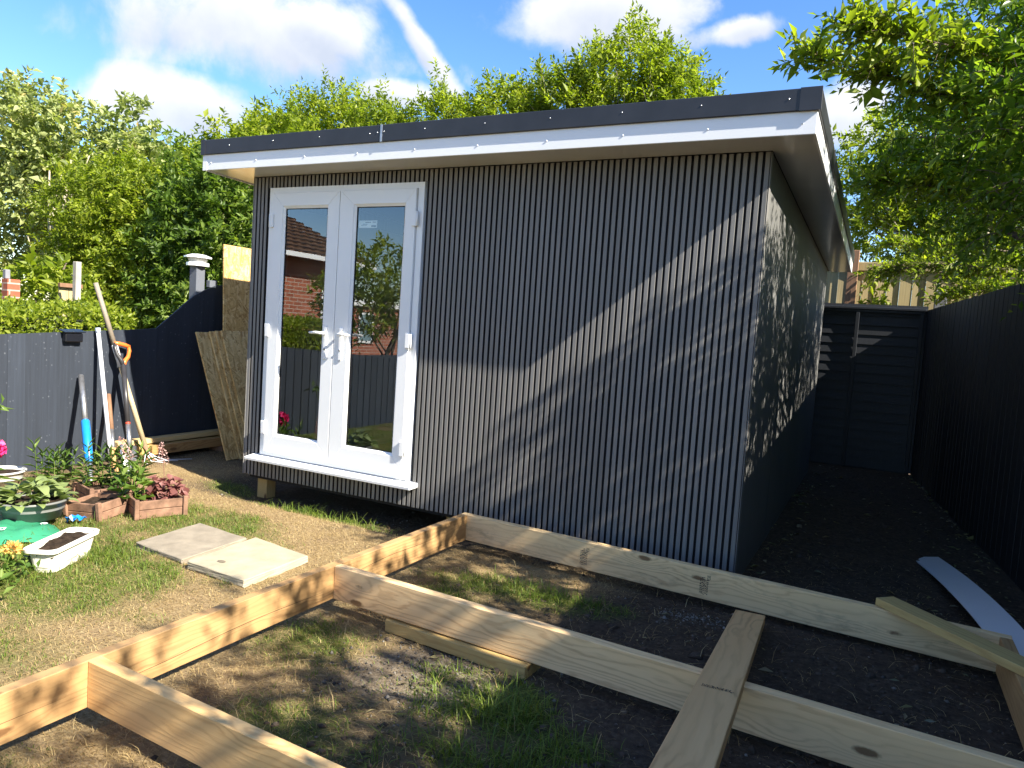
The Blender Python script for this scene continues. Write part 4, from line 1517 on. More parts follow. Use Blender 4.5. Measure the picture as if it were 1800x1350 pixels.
M['leaf_bright'] = leafmat('leaf_bright', [(0.060, 0.095, 0.012), (0.16, 0.215, 0.020), (0.27, 0.315, 0.030), (0.38, 0.41, 0.055)], 0.5)
M['leaf_mid'] = leafmat('leaf_mid', [(0.040, 0.070, 0.016), (0.10, 0.155, 0.026), (0.17, 0.235, 0.038), (0.26, 0.32, 0.065)], 0.45)
M['leaf_dark'] = leafmat('leaf_dark', [(0.030, 0.058, 0.010), (0.070, 0.125, 0.018), (0.135, 0.20, 0.030), (0.24, 0.30, 0.060)], 0.45)
M['leaf_silver'] = leafmat('leaf_silver', [(0.085, 0.115, 0.036), (0.19, 0.23, 0.075), (0.30, 0.34, 0.13), (0.40, 0.42, 0.18), (0.45, 0.28, 0.08)], 0.4, 0.55)
M['leaf_privet'] = leafmat('leaf_privet', [(0.032, 0.062, 0.010), (0.080, 0.14, 0.016), (0.16, 0.23, 0.026), (0.28, 0.34, 0.05)], 0.52, 0.32)

G0 = -0.14
# beyond the low fence, from the left
tree('silver_tree', (-10.9, 5.0, G0), [((-12.8, 5.0, 4.7), (1.2, 1.0, 1.25)), ((-11.2, 5.2, 4.35), (1.1, 1.0, 1.1)), ((-12.2, 5.0, 3.1), (1.4, 0.8, 1.4)), ((-10.7, 5.2, 3.1), (0.9, 0.7, 1.1)), ((-9.55, 5.6, 4.7), (0.36, 0.35, 0.75)), ((-9.0, 5.5, 3.9), (0.55, 0.45, 0.75))],
     2100, 12, 0.34, 0.125, M['leaf_silver'], 'tall silvery-leaved tree with orange tips and pale stems at far left', 'tree', 1, 0.10, 'pale_bark', 0.6, 0.2, 'trees beyond the low fence', 3, 0.4)
sv = bpy.data.objects['silver_tree']
put(ob('stem', limb_mesh('stem', [([(-9.45, 4.1, -0.2), (-9.47, 4.1, 1.0), (-9.45, 4.1, 1.9)], 0.10, 0.075), ([(-9.45, 4.1, 1.85), (-9.32, 4.1, 2.6), (-9.28, 4.25, 3.9)], 0.06, 0.02),
     ([(-9.45, 4.1, 1.85), (-9.85, 4.2, 2.7), (-10.2, 4.4, 3.8)], 0.05, 0.015), ([(-9.4, 4.1, 2.1), (-9.6, 4.1, 2.9), (-9.62, 4.3, 3.7)], 0.035, 0.012), ([(-9.5, 4.1, 1.6), (-10.1, 4.1, 2.0), (-10.7, 4.3, 2.5)], 0.03, 0.01),
     ([(-9.3, 4.15, 2.9), (-8.95, 4.2, 3.5), (-8.9, 4.4, 4.1)], 0.025, 0.01)], M['pale_bark'])), sv)
tree('green_tree', (-10.2, 6.9, G0), [((-10.6, 6.8, 4.0), (1.2, 0.9, 1.1)), ((-9.0, 6.8, 3.7), (1.2, 0.9, 1.0)), ((-12.0, 7.0, 3.0), (1.6, 0.9, 1.5)), ((-9.6, 7, 2.4), (1.7, 0.9, 1.5))],
     2000, 12, 0.36, 0.13, M['leaf_mid'], 'grey-green tree filling the gap behind the silvery tree', 'tree', 2, 0.10, 'bark', 0.5, 0.25, 'trees beyond the low fence')
tree('bright_shrub_tree', (-7.5, 3.9, G0), [((-7.9, 3.9, 2.8), (0.95, 0.8, 0.9)), ((-6.9, 4.0, 2.5), (0.85, 0.8, 1.0)), ((-7.8, 3.8, 1.7), (1.0, 0.7, 0.8)), ((-6.6, 3.8, 1.5), (0.9, 0.7, 0.8)), ((-7.3, 4.2, 3.25), (0.6, 0.6, 0.5))],
     2900, 14, 0.27, 0.085, M['leaf_bright'], 'bright yellow-green bushy tree beyond the fence, left of the garden room', 'tree', 3, 0.06, 'bark', 0.42, 0.2, 'trees beyond the low fence', 2)
tree('laurel', (-5.2, 4.0, G0), [((-5.5, 4.2, 3.0), (0.8, 0.7, 0.8)), ((-4.7, 4.2, 3.0), (0.8, 0.7, 0.75)), ((-5.2, 3.9, 2.2), (1.0, 0.7, 1.0)), ((-4.3, 3.9, 2.2), (0.8, 0.7, 0.9)), ((-5.3, 3.7, 1.1), (1.1, 0.7, 0.9)), ((-4.2, 3.6, 1.2), (0.8, 0.6, 0.8)), ((-3.4, 4.0, 2.0), (0.8, 0.6, 1.2))],
     3400, 13, 0.26, 0.10, M['leaf_dark'], 'dark glossy laurel tree close behind the strand boards', 'tree', 4, 0.07, 'bark', 0.45, 0.2, 'trees beyond the low fence', 2)
tree('hazel', (-6.1, 5.6, G0), [((-6.4, 5.6, 3.85), (0.8, 0.7, 0.7)), ((-5.4, 5.6, 3.9), (0.8, 0.7, 0.9)), ((-7.4, 5.6, 3.5), (0.7, 0.6, 0.6)), ((-6.0, 5.6, 2.6), (1.2, 0.7, 1.2))],
     1700, 13, 0.27, 0.10, M['leaf_bright'], 'light green tree peeking over the laurel, left of the roof corner', 'tree', 5, 0.06, 'bark', 0.5, 0.2, 'trees beyond the low fence')
tree('leafy_bush', (-5.1, 1.5, G0), [((-5.2, 1.45, 1.25), (0.42, 0.4, 0.42)), ((-4.9, 1.6, 0.9), (0.4, 0.4, 0.45))],
     260, 12, 0.24, 0.12, M['leaf_bright'], 'yellow-green bush rising above the clipped hedge by the brick pier', 'shrub', 6, 0.03, 'bark', 0.42, 0.2, None, 2)
# behind the garden room
tree('privet_tree', (-6.4, 8.2, G0), [((-7.9, 8.2, 4.7), (1.1, 0.9, 1.0)), ((-6.6, 8.2, 5.0), (1.1, 0.9, 1.1)), ((-5.2, 8.2, 4.7), (0.9, 0.9, 1.0)), ((-6.5, 8.2, 3.4), (2.0, 0.9, 1.2))],
     3900, 14, 0.30, 0.105, M['leaf_bright'], 'broad light green tree behind the left half of the roof', 'tree', 7, 0.09, 'bark', 0.4, -0.1, 'trees behind the garden room', 2, 0.5, 0, 9, (0, 0, 0.3))
tree('privet_tree', (-3.3, 8.3, G0), [((-3.75, 8.2, 4.9), (0.45, 0.5, 1.0)), ((-3.1, 8.2, 4.5), (0.8, 0.8, 0.9)), ((-2.2, 8.2, 4.9), (0.85, 0.8, 0.95)), ((-3.0, 8.2, 3.4), (1.3, 0.8, 1.1))],
     2700, 14, 0.28, 0.10, M['leaf_bright'], 'light green tree behind the roof, in the dip between two taller crowns', 'tree', 8, 0.07, 'bark', 0.4, -0.1, 'trees behind the garden room', 2, 0.5, 0, 9, (0, 0, 0.3))
tree('bramble_tree', (-0.2, 8.3, G0), [((-1.0, 8.2, 5.0), (0.95, 0.8, 1.0)), ((0.0, 8.2, 5.35), (0.95, 0.8, 1.1)), ((0.85, 8.2, 5.05), (0.75, 0.7, 0.95)), ((1.4, 8.2, 4.6), (0.45, 0.6, 0.6)), ((0, 8.2, 3.8), (1.6, 0.8, 1.0))],
     3500, 14, 0.28, 0.10, M['leaf_bright'], 'tallest light green tree above the roof with bare brown stems showing', 'tree', 9, 0.08, 'pale_bark', 0.4, -0.1, 'trees behind the garden room', 3, 0.5, 260, 16, (0, 0, 0.3))

# clipped hedge just beyond the low fence
hd = thing('clipped_hedge', (-3.1, -1.2, G0), 'low clipped green hedge just over the fence at far left', 'hedge')
g = np.random.default_rng(77)
n_ = 30000
HX0, HX1, HY0, HY1, HZ = -3.7, -2.6, -4.2, 0.85, 1.17
face = g.random(n_)
P = np.stack([g.uniform(HX0, HX1, n_), g.uniform(HY0, HY1, n_), HZ + g.normal(0, 0.03, n_)], 1)
f1 = face < 0.5
P[f1, 0] = HX1 + g.normal(0, 0.03, f1.sum())
P[f1, 2] = g.uniform(0.3, HZ, f1.sum())
f2 = (face > 0.5) & (face < 0.62)
P[f2, 1] = HY1 + g.normal(0, 0.03, f2.sum())
P[f2, 2] = g.uniform(0.3, HZ, f2.sum())
P[:, 2] += 0.035 * np.sin(P[:, 1] * 3.1) + 0.02 * np.sin(P[:, 1] * 8 + P[:, 0] * 5)
Ll = g.uniform(0.03, 0.065, n_)
V, F = leaf_quads(P, g.normal(size=(n_, 3)) + [0.4, 0.1, 0.5], g.normal(size=(n_, 3)) + [0.3, 0, 0.7], Ll, Ll * 0.55)
put(ob('foliage', mesh_np('foliage', V, F, M['leaf_bright'])), hd)
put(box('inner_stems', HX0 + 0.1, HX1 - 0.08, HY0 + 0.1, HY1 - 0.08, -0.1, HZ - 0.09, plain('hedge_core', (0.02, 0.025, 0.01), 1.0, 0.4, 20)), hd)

# ------------------------------------------------------------------ the trees on the right
tree('far_privet', (5.4, 8.5, G0), [((4.3, 8.3, 4.0), (0.75, 0.7, 0.85)), ((5.2, 8.4, 3.8), (1.0, 0.8, 1.1)), ((6.3, 8.3, 4.0), (1.1, 0.8, 1.3)), ((4.5, 8.1, 3.1), (0.75, 0.5, 0.6)), ((5.9, 8.0, 2.9), (1.1, 0.6, 0.8)), ((7.4, 8.3, 3.4), (1.1, 0.8, 1.3))],
     3300, 15, 0.33, 0.085, M['leaf_bright'], 'sunlit privet tree beyond the pale fence, right of the roof', 'tree', 12, 0.07, 'pale_bark', 0.42, 0.15, 'trees on the right', 3, 0.45, 500)
tree('near_privet', (6.5, 2.6, G0), [((5.25, 2.3, 3.2), (0.85, 1.2, 1.0)), ((5.4, 1.0, 2.7), (0.65, 0.9, 0.75)), ((5.6, 3.5, 3.0), (0.9, 0.8, 1.1)), ((5.65, -0.35, 2.5), (0.5, 0.75, 0.66)), ((5.55, 0.5, 2.5), (0.42, 0.55, 0.6)), ((6.1, 2.6, 3.6), (1.0, 1.5, 0.9))],
     2550, 15, 0.32, 0.072, M['leaf_privet'], 'dark dense privet tree hanging over the tall right fence', 'tree', 13, 0.08, 'bark', 0.42, 0.35, 'trees on the right', 3, 0.35, 700, 14)


def spray(name, segs_, label, seed, nsp, ll=0.068):
    """long overhanging branches with side sprigs"""
    g_ = np.random.default_rng(seed)
    t = thing(name, segs_[0][0], label, 'branch', 'overhanging branches')
    br, C, Dv = [], [], []
    for pts in segs_:
        pts = np.array(pts, float)
        br.append((pts, 0.013, 0.003))
        tt_ = g_.uniform(0.12, 1.0, nsp)
        q = np.stack([np.interp(tt_, np.linspace(0, 1, len(pts)), pts[:, i]) for i in range(3)], 1)
        d = unit(pts[-1] - pts[0])
        C.append(q)
        Dv.append(d * 0.9 + g_.normal(0, 0.55, (nsp, 3)) + [0, 0, 0.1])
    C, Dv = np.concatenate(C), np.concatenate(Dv)
    P_, ld, nr, L, Wd, ln = sprigs(C, Dv, 0.27, 13, ll, 0.42, g_, 0.3)
    V_, F_ = leaf_quads(P_, ld, nr, L, Wd)
    put(ob('foliage', mesh_np('foliage', V_, F_, M['leaf_bright'])), t)
    tw = []
    for i in range(len(C)):
        d = unit(Dv[i]) * ln[i]
        tw.append(([C[i], C[i] + d * 0.5 + [0, 0, -0.05 * ln[i]], C[i] + d + [0, 0, -0.3 * ln[i]]], 0.0035, 0.0012))
    put(ob('stem', limb_mesh('stem', br + tw, M['bark'], 5)), t)
    return t


spray('overhanging_branch', [[(5.4, 2.0, 2.75), (4.85, 1.6, 2.95), (4.35, 1.3, 3.10), (3.85, 1.05, 3.18)], [(5.3, 1.8, 2.9), (4.9, 1.3, 3.15), (4.45, 1.0, 3.22), (4.1, 0.9, 3.28)]],
      'leafy branch reaching left across the sky above the roof corner', 31, 105, 0.078)
spray('overhanging_branch', [[(5.5, 2.5, 2.4), (5.0, 2.4, 2.55), (4.55, 2.3, 2.6), (4.25, 2.2, 2.62)], [(5.4, 3.2, 2.6), (4.9, 3.0, 2.85), (4.45, 2.9, 2.95)]],
      'leafy branch spreading beside the right roof edge, lower than the sky branch', 32, 85)
spray('overhanging_branch', [[(5.9, 6.1, 2.35), (5.3, 6.15, 2.42), (4.7, 6.2, 2.4), (4.25, 6.2, 2.3)], [(6.1, 5.95, 2.1), (5.6, 6.0, 2.15), (5.05, 6.1, 2.05)], [(5.7, 6.3, 2.6), (5.0, 6.35, 2.72), (4.4, 6.4, 2.7)], [(6.3, 6.2, 2.5), (5.7, 6.3, 2.45), (5.2, 6.4, 2.35)]],
      'dark leafy branch hanging in front of the pale fence', 33, 95)
# hedge row running on towards the camera, behind the tall fence
tree('hedge_row', (6.6, -2.0, G0), [((6.1, 0.1, 2.45), (0.6, 0.8, 0.65)), ((6.2, -1.1, 2.5), (0.6, 0.8, 0.62)), ((6.3, -2.3, 2.55), (0.6, 0.8, 0.62)), ((6.45, -3.5, 2.55), (0.6, 0.8, 0.6)), ((6.6, -4.7, 2.5), (0.6, 0.8, 0.6))],
     1250, 13, 0.28, 0.072, M['leaf_privet'], 'privet hedge row behind the tall fence towards the viewer', 'hedge', 14, 0.05, 'bark', 0.42, 0.3, 'trees on the right', 4, 0.3, 0, 8)
# weeds by the pale fence
tree('climbing_weed', (4.22, 6.62, 0.9), [((4.22, 6.62, 1.75), (0.1, 0.08, 0.28)), ((4.3, 6.62, 2.1), (0.1, 0.06, 0.2)), ((4.4, 6.6, 1.8), (0.1, 0.06, 0.12))], 34, 8, 0.13, 0.10, M['leaf_bright'],
     'bright green weed climbing beside the brown post', 'weed', 15, 0.012, 'bark', 0.5, 0.2, None, 1, 0.2, 0, 2)

# ------------------------------------------------------------------ grass
M['grass'] = leafmat('grass', [(0.045, 0.085, 0.010), (0.095, 0.155, 0.018), (0.16, 0.215, 0.028), (0.27, 0.29, 0.07)], 0.35, 0.5, (1.2, 1.35, 0.5))
M['straw'] = leafmat('straw', [(0.14, 0.09, 0.035), (0.27, 0.185, 0.075), (0.42, 0.31, 0.14), (0.56, 0.45, 0.24)], 0.15, 0.6, (1.1, 1.0, 0.7))


def blades(P, H, lean_dir, lean, w, g_):
    """three-segment bent blades"""
    n = len(P)
    d = np.stack([np.cos(lean_dir), np.sin(lean_dir), np.zeros(n)], 1)
    s = np.stack([-np.sin(lean_dir), np.cos(lean_dir), np.zeros(n)], 1)
    up = np.array([0, 0, 1.0])
    rows = []
    for t, wf in ((0, 1.0), (0.45, 0.85), (0.8, 0.5), (1.0, 0.0)):
        ctr = P + up * (H * t * (1 - 0.55 * lean * t))[:, None] + d * (H * lean * t * t)[:, None]
        if wf > 0:
            rows.append(ctr - s * (w * wf / 2)[:, None])
            rows.append(ctr + s * (w * wf / 2)[:, None])
        else:
            rows.append(ctr)
    V = np.stack(rows, 1)
    k = np.arange(n) * 7
    F = []
    for a, b, c, e in ((0, 1, 3, 2), (2, 3, 5, 4)):
        F.append(np.stack([k + a, k + b, k + c], 1))
        F.append(np.stack([k + a, k + c, k + e], 1))
    F.append(np.stack([k + 4, k + 5, k + 6], 1))
    return V.reshape(-1, 3), np.concatenate(F)


def scatter(n, fn, g_, x0=-1.45, x1=5.1, y0=-3.9, y1=1.2):
    x, y = g_.uniform(x0, x1, n), g_.uniform(y0, y1, n)
    m = g_.random(n) < fn(x, y)
    # nothing grows through the slabs or beneath the room
    m &= ~((x > 0.05) & (x < 3.8) & (y > 0.12))
    m &= ~((x > 0.66) & (x < 1.11) & (y > -1.42) & (y < -0.97))
    m &= ~((x > 1.19) & (x < 1.64) & (y > -1.49) & (y < -0.99))
    return x[m], y[m]


g = np.random.default_rng(5)


def green_density(x, y):
    return np.clip(sst(0.10, 0.75, patches(x, y)[1]) * (0.35 + 0.65 * sst(0.35, 0.6, fbm(x, y, 0.10, 61, 2))), 0, 1)


x, y = scatter(330000, green_density, g)
n_ = len(x)
gd = green_density(x, y)
tall_z = np.maximum(np.clip(1.2 - np.hypot((x - 3.35) / 0.5, (y + 2.0) / 0.42), 0, 1), 1.1 * np.clip(1.2 - np.hypot((x - 1.1) / 0.9, (y + 0.12) / 0.16), 0, 1))
tall_z = np.maximum(tall_z, 0.6 * np.clip(1.2 - np.hypot((x - 0.55) / 0.5, (y + 1.75) / 0.4), 0, 1))
tall_z = np.maximum(tall_z, 0.7 * np.clip(1.2 - np.hypot((x - 2.95) / 0.6, (y + 0.62) / 0.2), 0, 1))
H = g.gamma(4, 0.25, n_) * (0.019 + 0.014 * gd + 0.045 * tall_z)
V, F = blades(np.stack([x, y, gz(x, y) - 0.004], 1), H, g.uniform(0, 6.283, n_), g.uniform(0.25, 1.25, n_), g.uniform(0.002, 0.0038, n_) * (1 + 0.3 * tall_z), g)
go = ob('lawn_grass', mesh_np('lawn_grass', V, F, M['grass']))
go['kind'] = 'stuff'
go['label'] = 'short green grass growing in patches over the garden'
go['category'] = 'grass'


def straw_density(x, y):
    s, gr_, sa, ba = patches(x, y)
    return np.clip((1 - 0.955 * s) * (1 - 0.45 * sst(0.3, 0.8, gr_)) * (1 - 0.88 * sa) * (1 - 0.85 * ba), 0, 1)


x, y = scatter(300000, straw_density, g)
n_ = len(x)
H = g.gamma(4, 0.25, n_) * 0.022
V, F = blades(np.stack([x, y, gz(x, y) - 0.002], 1), H, g.uniform(0, 6.283, n_), g.uniform(0.9, 1.7, n_), g.uniform(0.0013, 0.0024, n_), g)
so_ = ob('dry_grass', mesh_np('dry_grass', V, F, M['straw']))
so_['kind'] = 'stuff'
so_['label'] = 'dry straw-coloured grass lying flat over the lawn'
so_['category'] = 'grass'
# long dead stalks on the dark soil
n_ = 800
x, y = g.uniform(2.4, 5.0, n_), g.uniform(-3.6, 0.2, n_)
H = g.uniform(0.03, 0.13, n_)
V, F = blades(np.stack([x, y, gz(x, y) + 0.002], 1), H, g.uniform(0, 6.283, n_), g.uniform(1.1, 1.7, n_), g.uniform(0.0015, 0.003, n_), g)
st3 = ob('dead_stalks', mesh_np('dead_stalks', V, F, M['straw']))
st3['kind'] = 'stuff'
st3['label'] = 'dead grass stalks strewn on the dark soil'
st3['category'] = 'dead grass'
# fallen leaves and grit
M['fallen'] = leafmat('fallen_leaf', [(0.12, 0.10, 0.075), (0.22, 0.185, 0.13), (0.26, 0.21, 0.09), (0.10, 0.12, 0.045), (0.36, 0.33, 0.28)], 0.1, 0.6)
n_ = 520
x = np.concatenate([g.uniform(2.6, 5.0, 170), rfx(2) + 0.25 - np.abs(g.normal(0, 0.22, 200)) - 0.25, 3.84 + np.abs(g.normal(0, 0.16, 100)), g.uniform(3.9, 4.9, 50)])
y = np.concatenate([g.uniform(-3.4, 0, 170), g.uniform(-0.2, 5.3, 200), g.uniform(0.3, 5.3, 100), g.uniform(0.2, 5.3, 50)])
x = np.minimum(x, rfx(y) - 0.03)
P = np.stack([x, y, gz(x, y) + 0.012], 1)
Ll = g.gamma(3.5, 0.009, n_) + 0.008
V, F = leaf_quads(P, g.normal(size=(n_, 3)) * [1, 1, 0.12], np.array([0, 0, 1.0]) + g.normal(0, 0.35, (n_, 3)), Ll, Ll * g.uniform(0.2, 0.42, n_), 0.3)
fo = ob('fallen_leaves', mesh_np('fallen_leaves', V, F, M['fallen']))
fo['kind'] = 'stuff'
fo['label'] = 'small fallen leaves scattered over the dark soil'
fo['category'] = 'leaves'
n_ = 2000
x = np.concatenate([g.normal(2.93, 0.22, 700), g.uniform(2.5, 5.0, 700), g.normal(3.72, 0.12, 300), g.uniform(-0.2, 1.6, 300)])
y = np.concatenate([g.normal(-1.8, 0.17, 700), g.uniform(-3.6, 0.0, 700), g.normal(-0.56, 0.05, 300), g.uniform(-0.12, 0.3, 300)])
sz = g.gamma(2.0, 0.0016, n_) + 0.001
oc = np.array([(1, 0, 0), (-1, 0, 0), (0, 1, 0), (0, -1, 0), (0, 0, 0.8), (0, 0, -0.8)])
th = g.uniform(0, 6.283, n_)
Rz = np.stack([np.stack([np.cos(th), -np.sin(th), 0 * th], 1), np.stack([np.sin(th), np.cos(th), 0 * th], 1), np.stack([0 * th, 0 * th, 1 + 0 * th], 1)], 1)
V = np.einsum('nij,kj->nki', Rz, oc) * (sz[:, None] * g.uniform(0.7, 1.3, (n_, 6)))[..., None] + np.stack([x, y, gz(x, y) + sz * 0.3], 1)[:, None]
of = np.array([(0, 2, 4), (2, 1, 4), (1, 3, 4), (3, 0, 4), (2, 0, 5), (1, 2, 5), (3, 1, 5), (0, 3, 5)])
F = (np.arange(n_)[:, None, None] * 6 + of[None]).reshape(-1, 3)
M['grit'] = leafmat('grit', [(0.03, 0.027, 0.024), (0.08, 0.07, 0.06), (0.15, 0.135, 0.115), (0.30, 0.28, 0.25)], 0.0, 0.9)
gt = ob('grit', mesh_np('grit', V.reshape(-1, 3), F, M['grit']))
gt['kind'] = 'stuff'
gt['label'] = 'small stones and grit in the soil'
gt['category'] = 'grit'
# clods of soil
n_ = 5200
x = g.uniform(2.5, 5.3, n_)
y = np.concatenate([g.uniform(-3.6, 0.2, 3400), g.uniform(0.2, 5.3, 1800)])
keep = (x < rfx(y) - 0.03) & ((x > 3.86) | (y < -0.02)) & (g.random(n_) < patches(x, y)[0])
x, y = x[keep], y[keep]
n_ = len(x)
sz = g.gamma(2.0, 0.0035, n_) + 0.002
th = g.uniform(0, 6.283, n_)
Rz = np.stack([np.stack([np.cos(th), -np.sin(th), 0 * th], 1), np.stack([np.sin(th), np.cos(th), 0 * th], 1), np.stack([0 * th, 0 * th, 1 + 0 * th], 1)], 1)
V = np.einsum('nij,kj->nki', Rz, oc * [1, 1, 0.7]) * (sz[:, None] * g.uniform(0.6, 1.4, (n_, 6)))[..., None] + np.stack([x, y, gz(x, y) + sz * 0.1], 1)[:, None]
F = (np.arange(n_)[:, None, None] * 6 + of[None]).reshape(-1, 3)
M['clod'] = leafmat('soil_clod', [(0.034, 0.025, 0.018), (0.070, 0.052, 0.038), (0.115, 0.086, 0.062)], 0.0, 0.95)
cl_ = ob('soil_clods', mesh_np('soil_clods', V.reshape(-1, 3), F, M['clod']))
cl_['kind'] = 'stuff'
cl_['label'] = 'crumbs and clods of dark soil on the bare ground'
cl_['category'] = 'soil'
# ------------------------------------------------------------------ pots and plants on the left
def curved_leaf_mesh(name, L, Wd, mat, droop=0.3, fold=0.2, n=6, widest=0.42):
    V, F = [], []
    for i in range(n + 1):
        t = i / n
        w = Wd * 0.5 * (math.sin(math.pi * min(1, (t / widest) * 0.5 if t < widest else 0.5 + (t - widest) / (1 - widest) * 0.5)) ** 0.8 if 0 < t < 1 else 0.02)
        z = 0.25 * L * t - droop * L * t * t
        for s in (-1, 0, 1):
            V.append((L * t * (1 - 0.12 * t), s * w, z + abs(s) * w * fold))
    for i in range(n):
        for j in range(2):
            F.append((i * 3 + j, i * 3 + j + 1, i * 3 + j + 4, i * 3 + j + 3))
    return mesh_np(name, V, F, mat, True)


M['hosta'] = leafmat('hosta_leaf', [(0.07, 0.12, 0.035), (0.14, 0.19, 0.06), (0.24, 0.29, 0.11), (0.34, 0.38, 0.18)], 0.25, 0.4)
M['lily'] = leafmat('lily_leaf', [(0.03, 0.07, 0.012), (0.07, 0.13, 0.022), (0.13, 0.20, 0.035), (0.24, 0.28, 0.08)], 0.28, 0.4)
M['heuch'] = leafmat('heuchera_leaf', [(0.08, 0.022, 0.022), (0.16, 0.055, 0.05), (0.25, 0.11, 0.095), (0.33, 0.18, 0.15)], 0.25, 0.5, (1.3, 0.7, 0.6))
M['pinkpetal'] = leafmat('pink_petal', [(0.50, 0.01, 0.10), (0.72, 0.03, 0.20), (0.85, 0.12, 0.32)], 0.25, 0.5, (1.2, 0.7, 0.9))
M['palebell'] = leafmat('pale_bells', [(0.38, 0.16, 0.14), (0.55, 0.34, 0.30), (0.65, 0.50, 0.45)], 0.25, 0.6, (1.1, 0.9, 0.9))
M['yellowpetal'] = leafmat('apricot_petal', [(0.55, 0.30, 0.06), (0.75, 0.48, 0.12), (0.85, 0.62, 0.25)], 0.25, 0.6, (1.1, 0.9, 0.6))
M['compost'] = plain('compost', (0.035, 0.024, 0.016), 0.95, 0.5, 40, 0.1, 0, 1.0)
M['terra'] = plain('weathered_terracotta', (0.20, 0.115, 0.075), 0.85, 0.45, 14, 0.2, 0, 0.5)
M['greypot'] = plain('grey_plastic_pot', (0.17, 0.172, 0.165), 0.4, 0.25, 6)
M['greenbag'] = plain('green_plastic', (0.035, 0.22, 0.115), 0.36, 0.15, 6)
M['whitepot'] = plain('white_trough', (0.72, 0.69, 0.60), 0.4, 0.08, 6)
g = np.random.default_rng(99)


def lathe_pot(name, loc, r0, r1, h, mat, label, cat, soil=0.8, lip=0.012, squash=1.0):
    t = thing(name, loc, label, cat)
    prof = [(0.0001, 0.0), (r0, 0.0), (r1, h * 0.9), (r1 + lip, h * 0.905), (r1 + lip, h), (r1 - 0.006, h), (r1 - 0.012, h * 0.5)]
    lathe('pot', prof, mat, loc, t, 36)
    lathe('soil', [(0.0001, h * soil + 0.01), (r1 * 0.5, h * soil + 0.006), (r1 - 0.004, h * soil)], M['compost'], loc, t, 24)
    return t


def leaf_plant(name, spots, label, n_per, L, Wd, mat, stem_h, seed, cat='plant', lean=0.25):
    """upright stems with lance leaves set round them"""
    g_ = np.random.default_rng(seed)
    t = thing(name, spots[0], label, cat)
    P, Dv, Nv, Ls, Ws, st = [], [], [], [], [], []
    for sp in spots:
        sp = np.array(sp, float)
        top = sp + [g_.normal(0, lean * 0.12), g_.normal(0, lean * 0.12), stem_h * g_.uniform(0.75, 1.15)]
        mid = (sp + top) / 2 + g_.normal(0, 0.012, 3)
        st.append(([sp, mid, top], 0.004, 0.002))
        for i in range(n_per):
            f = 0.12 + 0.88 * (i / (n_per - 1))
            c = sp + (top - sp) * f
            a = i * 2.4 + g_.normal(0, 0.3)
            el = 0.15 + 0.9 * f ** 2 + g_.normal(0, 0.12)
            P.append(c)
            Dv.append((math.cos(a) * math.cos(el), math.sin(a) * math.cos(el), math.sin(el)))
            Nv.append((-math.cos(a) * math.sin(el), -math.sin(a) * math.sin(el), math.cos(el)))
            k_ = L * g_.uniform(0.7, 1.2) * (1.05 - 0.45 * f)
            Ls.append(k_)
            Ws.append(Wd * k_ / L)
    V_, F_ = leaf_quads(np.array(P), np.array(Dv), np.array(Nv), np.array(Ls), np.array(Ws), 0.3, 0.4)
    put(ob('foliage', mesh_np('foliage', V_, F_, mat)), t)
    put(ob('stem', limb_mesh('stem', st, M['lily'], 5)), t)
    return t


# green bag of compost, lying flat
bag = thing('compost_bag', (-0.12, -1.72, gzf(-0.12, -1.72)), 'flattened green plastic compost bag with white lettering under the grey tub', 'bag')
V, F = [], []
nn = 22
for i in range(nn + 1):
    for j in range(nn + 1):
        u, v = i / nn * 2 - 1, j / nn * 2 - 1
        h = 0.085 * (max(0, (1 - abs(u) ** 4)) * max(0, (1 - abs(v) ** 4))) ** 0.6
        h = h * 0.75 + (0.010 * math.sin(u * 9 + v * 4) + 0.006 * math.sin(u * 23 - v * 15 + 2 * math.sin(v * 5))) * (1 - u * u) + 0.007 * math.sin(v * 17 + u * 6) * (1 - v * v)
        V.append((u * 0.33 + 0.1 * v, v * 0.23 - 0.08 * u, h * 0.8 + 0.004))
for i in range(nn):
    for j in range(nn):
        F.append((i * (nn + 1) + j, (i + 1) * (nn + 1) + j, (i + 1) * (nn + 1) + j + 1, i * (nn + 1) + j + 1))
put(ob('bag_body', mesh_np('bag_body', V, F, M['greenbag'], True), None, (-0.12, -1.72, gzf(-0.12, -1.72) + 0.01)), bag)
bz = gzf(-0.12, -1.72) + 0.072
for (s, sz, lx, ly) in (('ra', 0.075, 0.06, -1.80), ('ct', 0.075, -0.02, -1.875), ('e', 0.08, 0.12, -1.60)):
    text('lettering', s, sz, M['upvc'], (lx, ly, bz), (0.75, -0.65, 0), (0.65, 0.75, 0), bag, 0.0006)

# grey tub with a mottled-leaf plant, each big leaf its own
tx, ty = -0.13, -1.53
tz = gzf(tx, ty) + 0.055
tub = lathe_pot('plant_tub', (tx, ty, tz), 0.15, 0.185, 0.115, M['greypot'], 'round grey plastic tub standing on the green bag', 'tub', 0.82)
hp = thing('leafy_plant', (tx, ty, tz + 0.09), 'bushy plant with broad pale mottled leaves in the grey tub', 'plant')
lm = [curved_leaf_mesh('leaf', 0.12, 0.058, M['hosta'], d_, 0.25) for d_ in (0.35, 0.55, 0.2)]
for i in range(110):
    a = g.uniform(0, 6.283)
    rr = 0.165 * math.sqrt(g.random())
    o_ = ob('leaf', lm[i % 3], None, (tx + rr * math.cos(a), ty + rr * math.sin(a), tz + 0.10 + g.uniform(0.0, 0.17) * (1.15 - rr / 0.15)))
    o_.rotation_euler = (g.normal(0, 0.25), -g.uniform(-0.2, 0.75), a + g.normal(0, 0.5))
    s_ = g.uniform(0.65, 1.2)
    o_.scale = (s_, s_, s_)
    put(o_, hp)

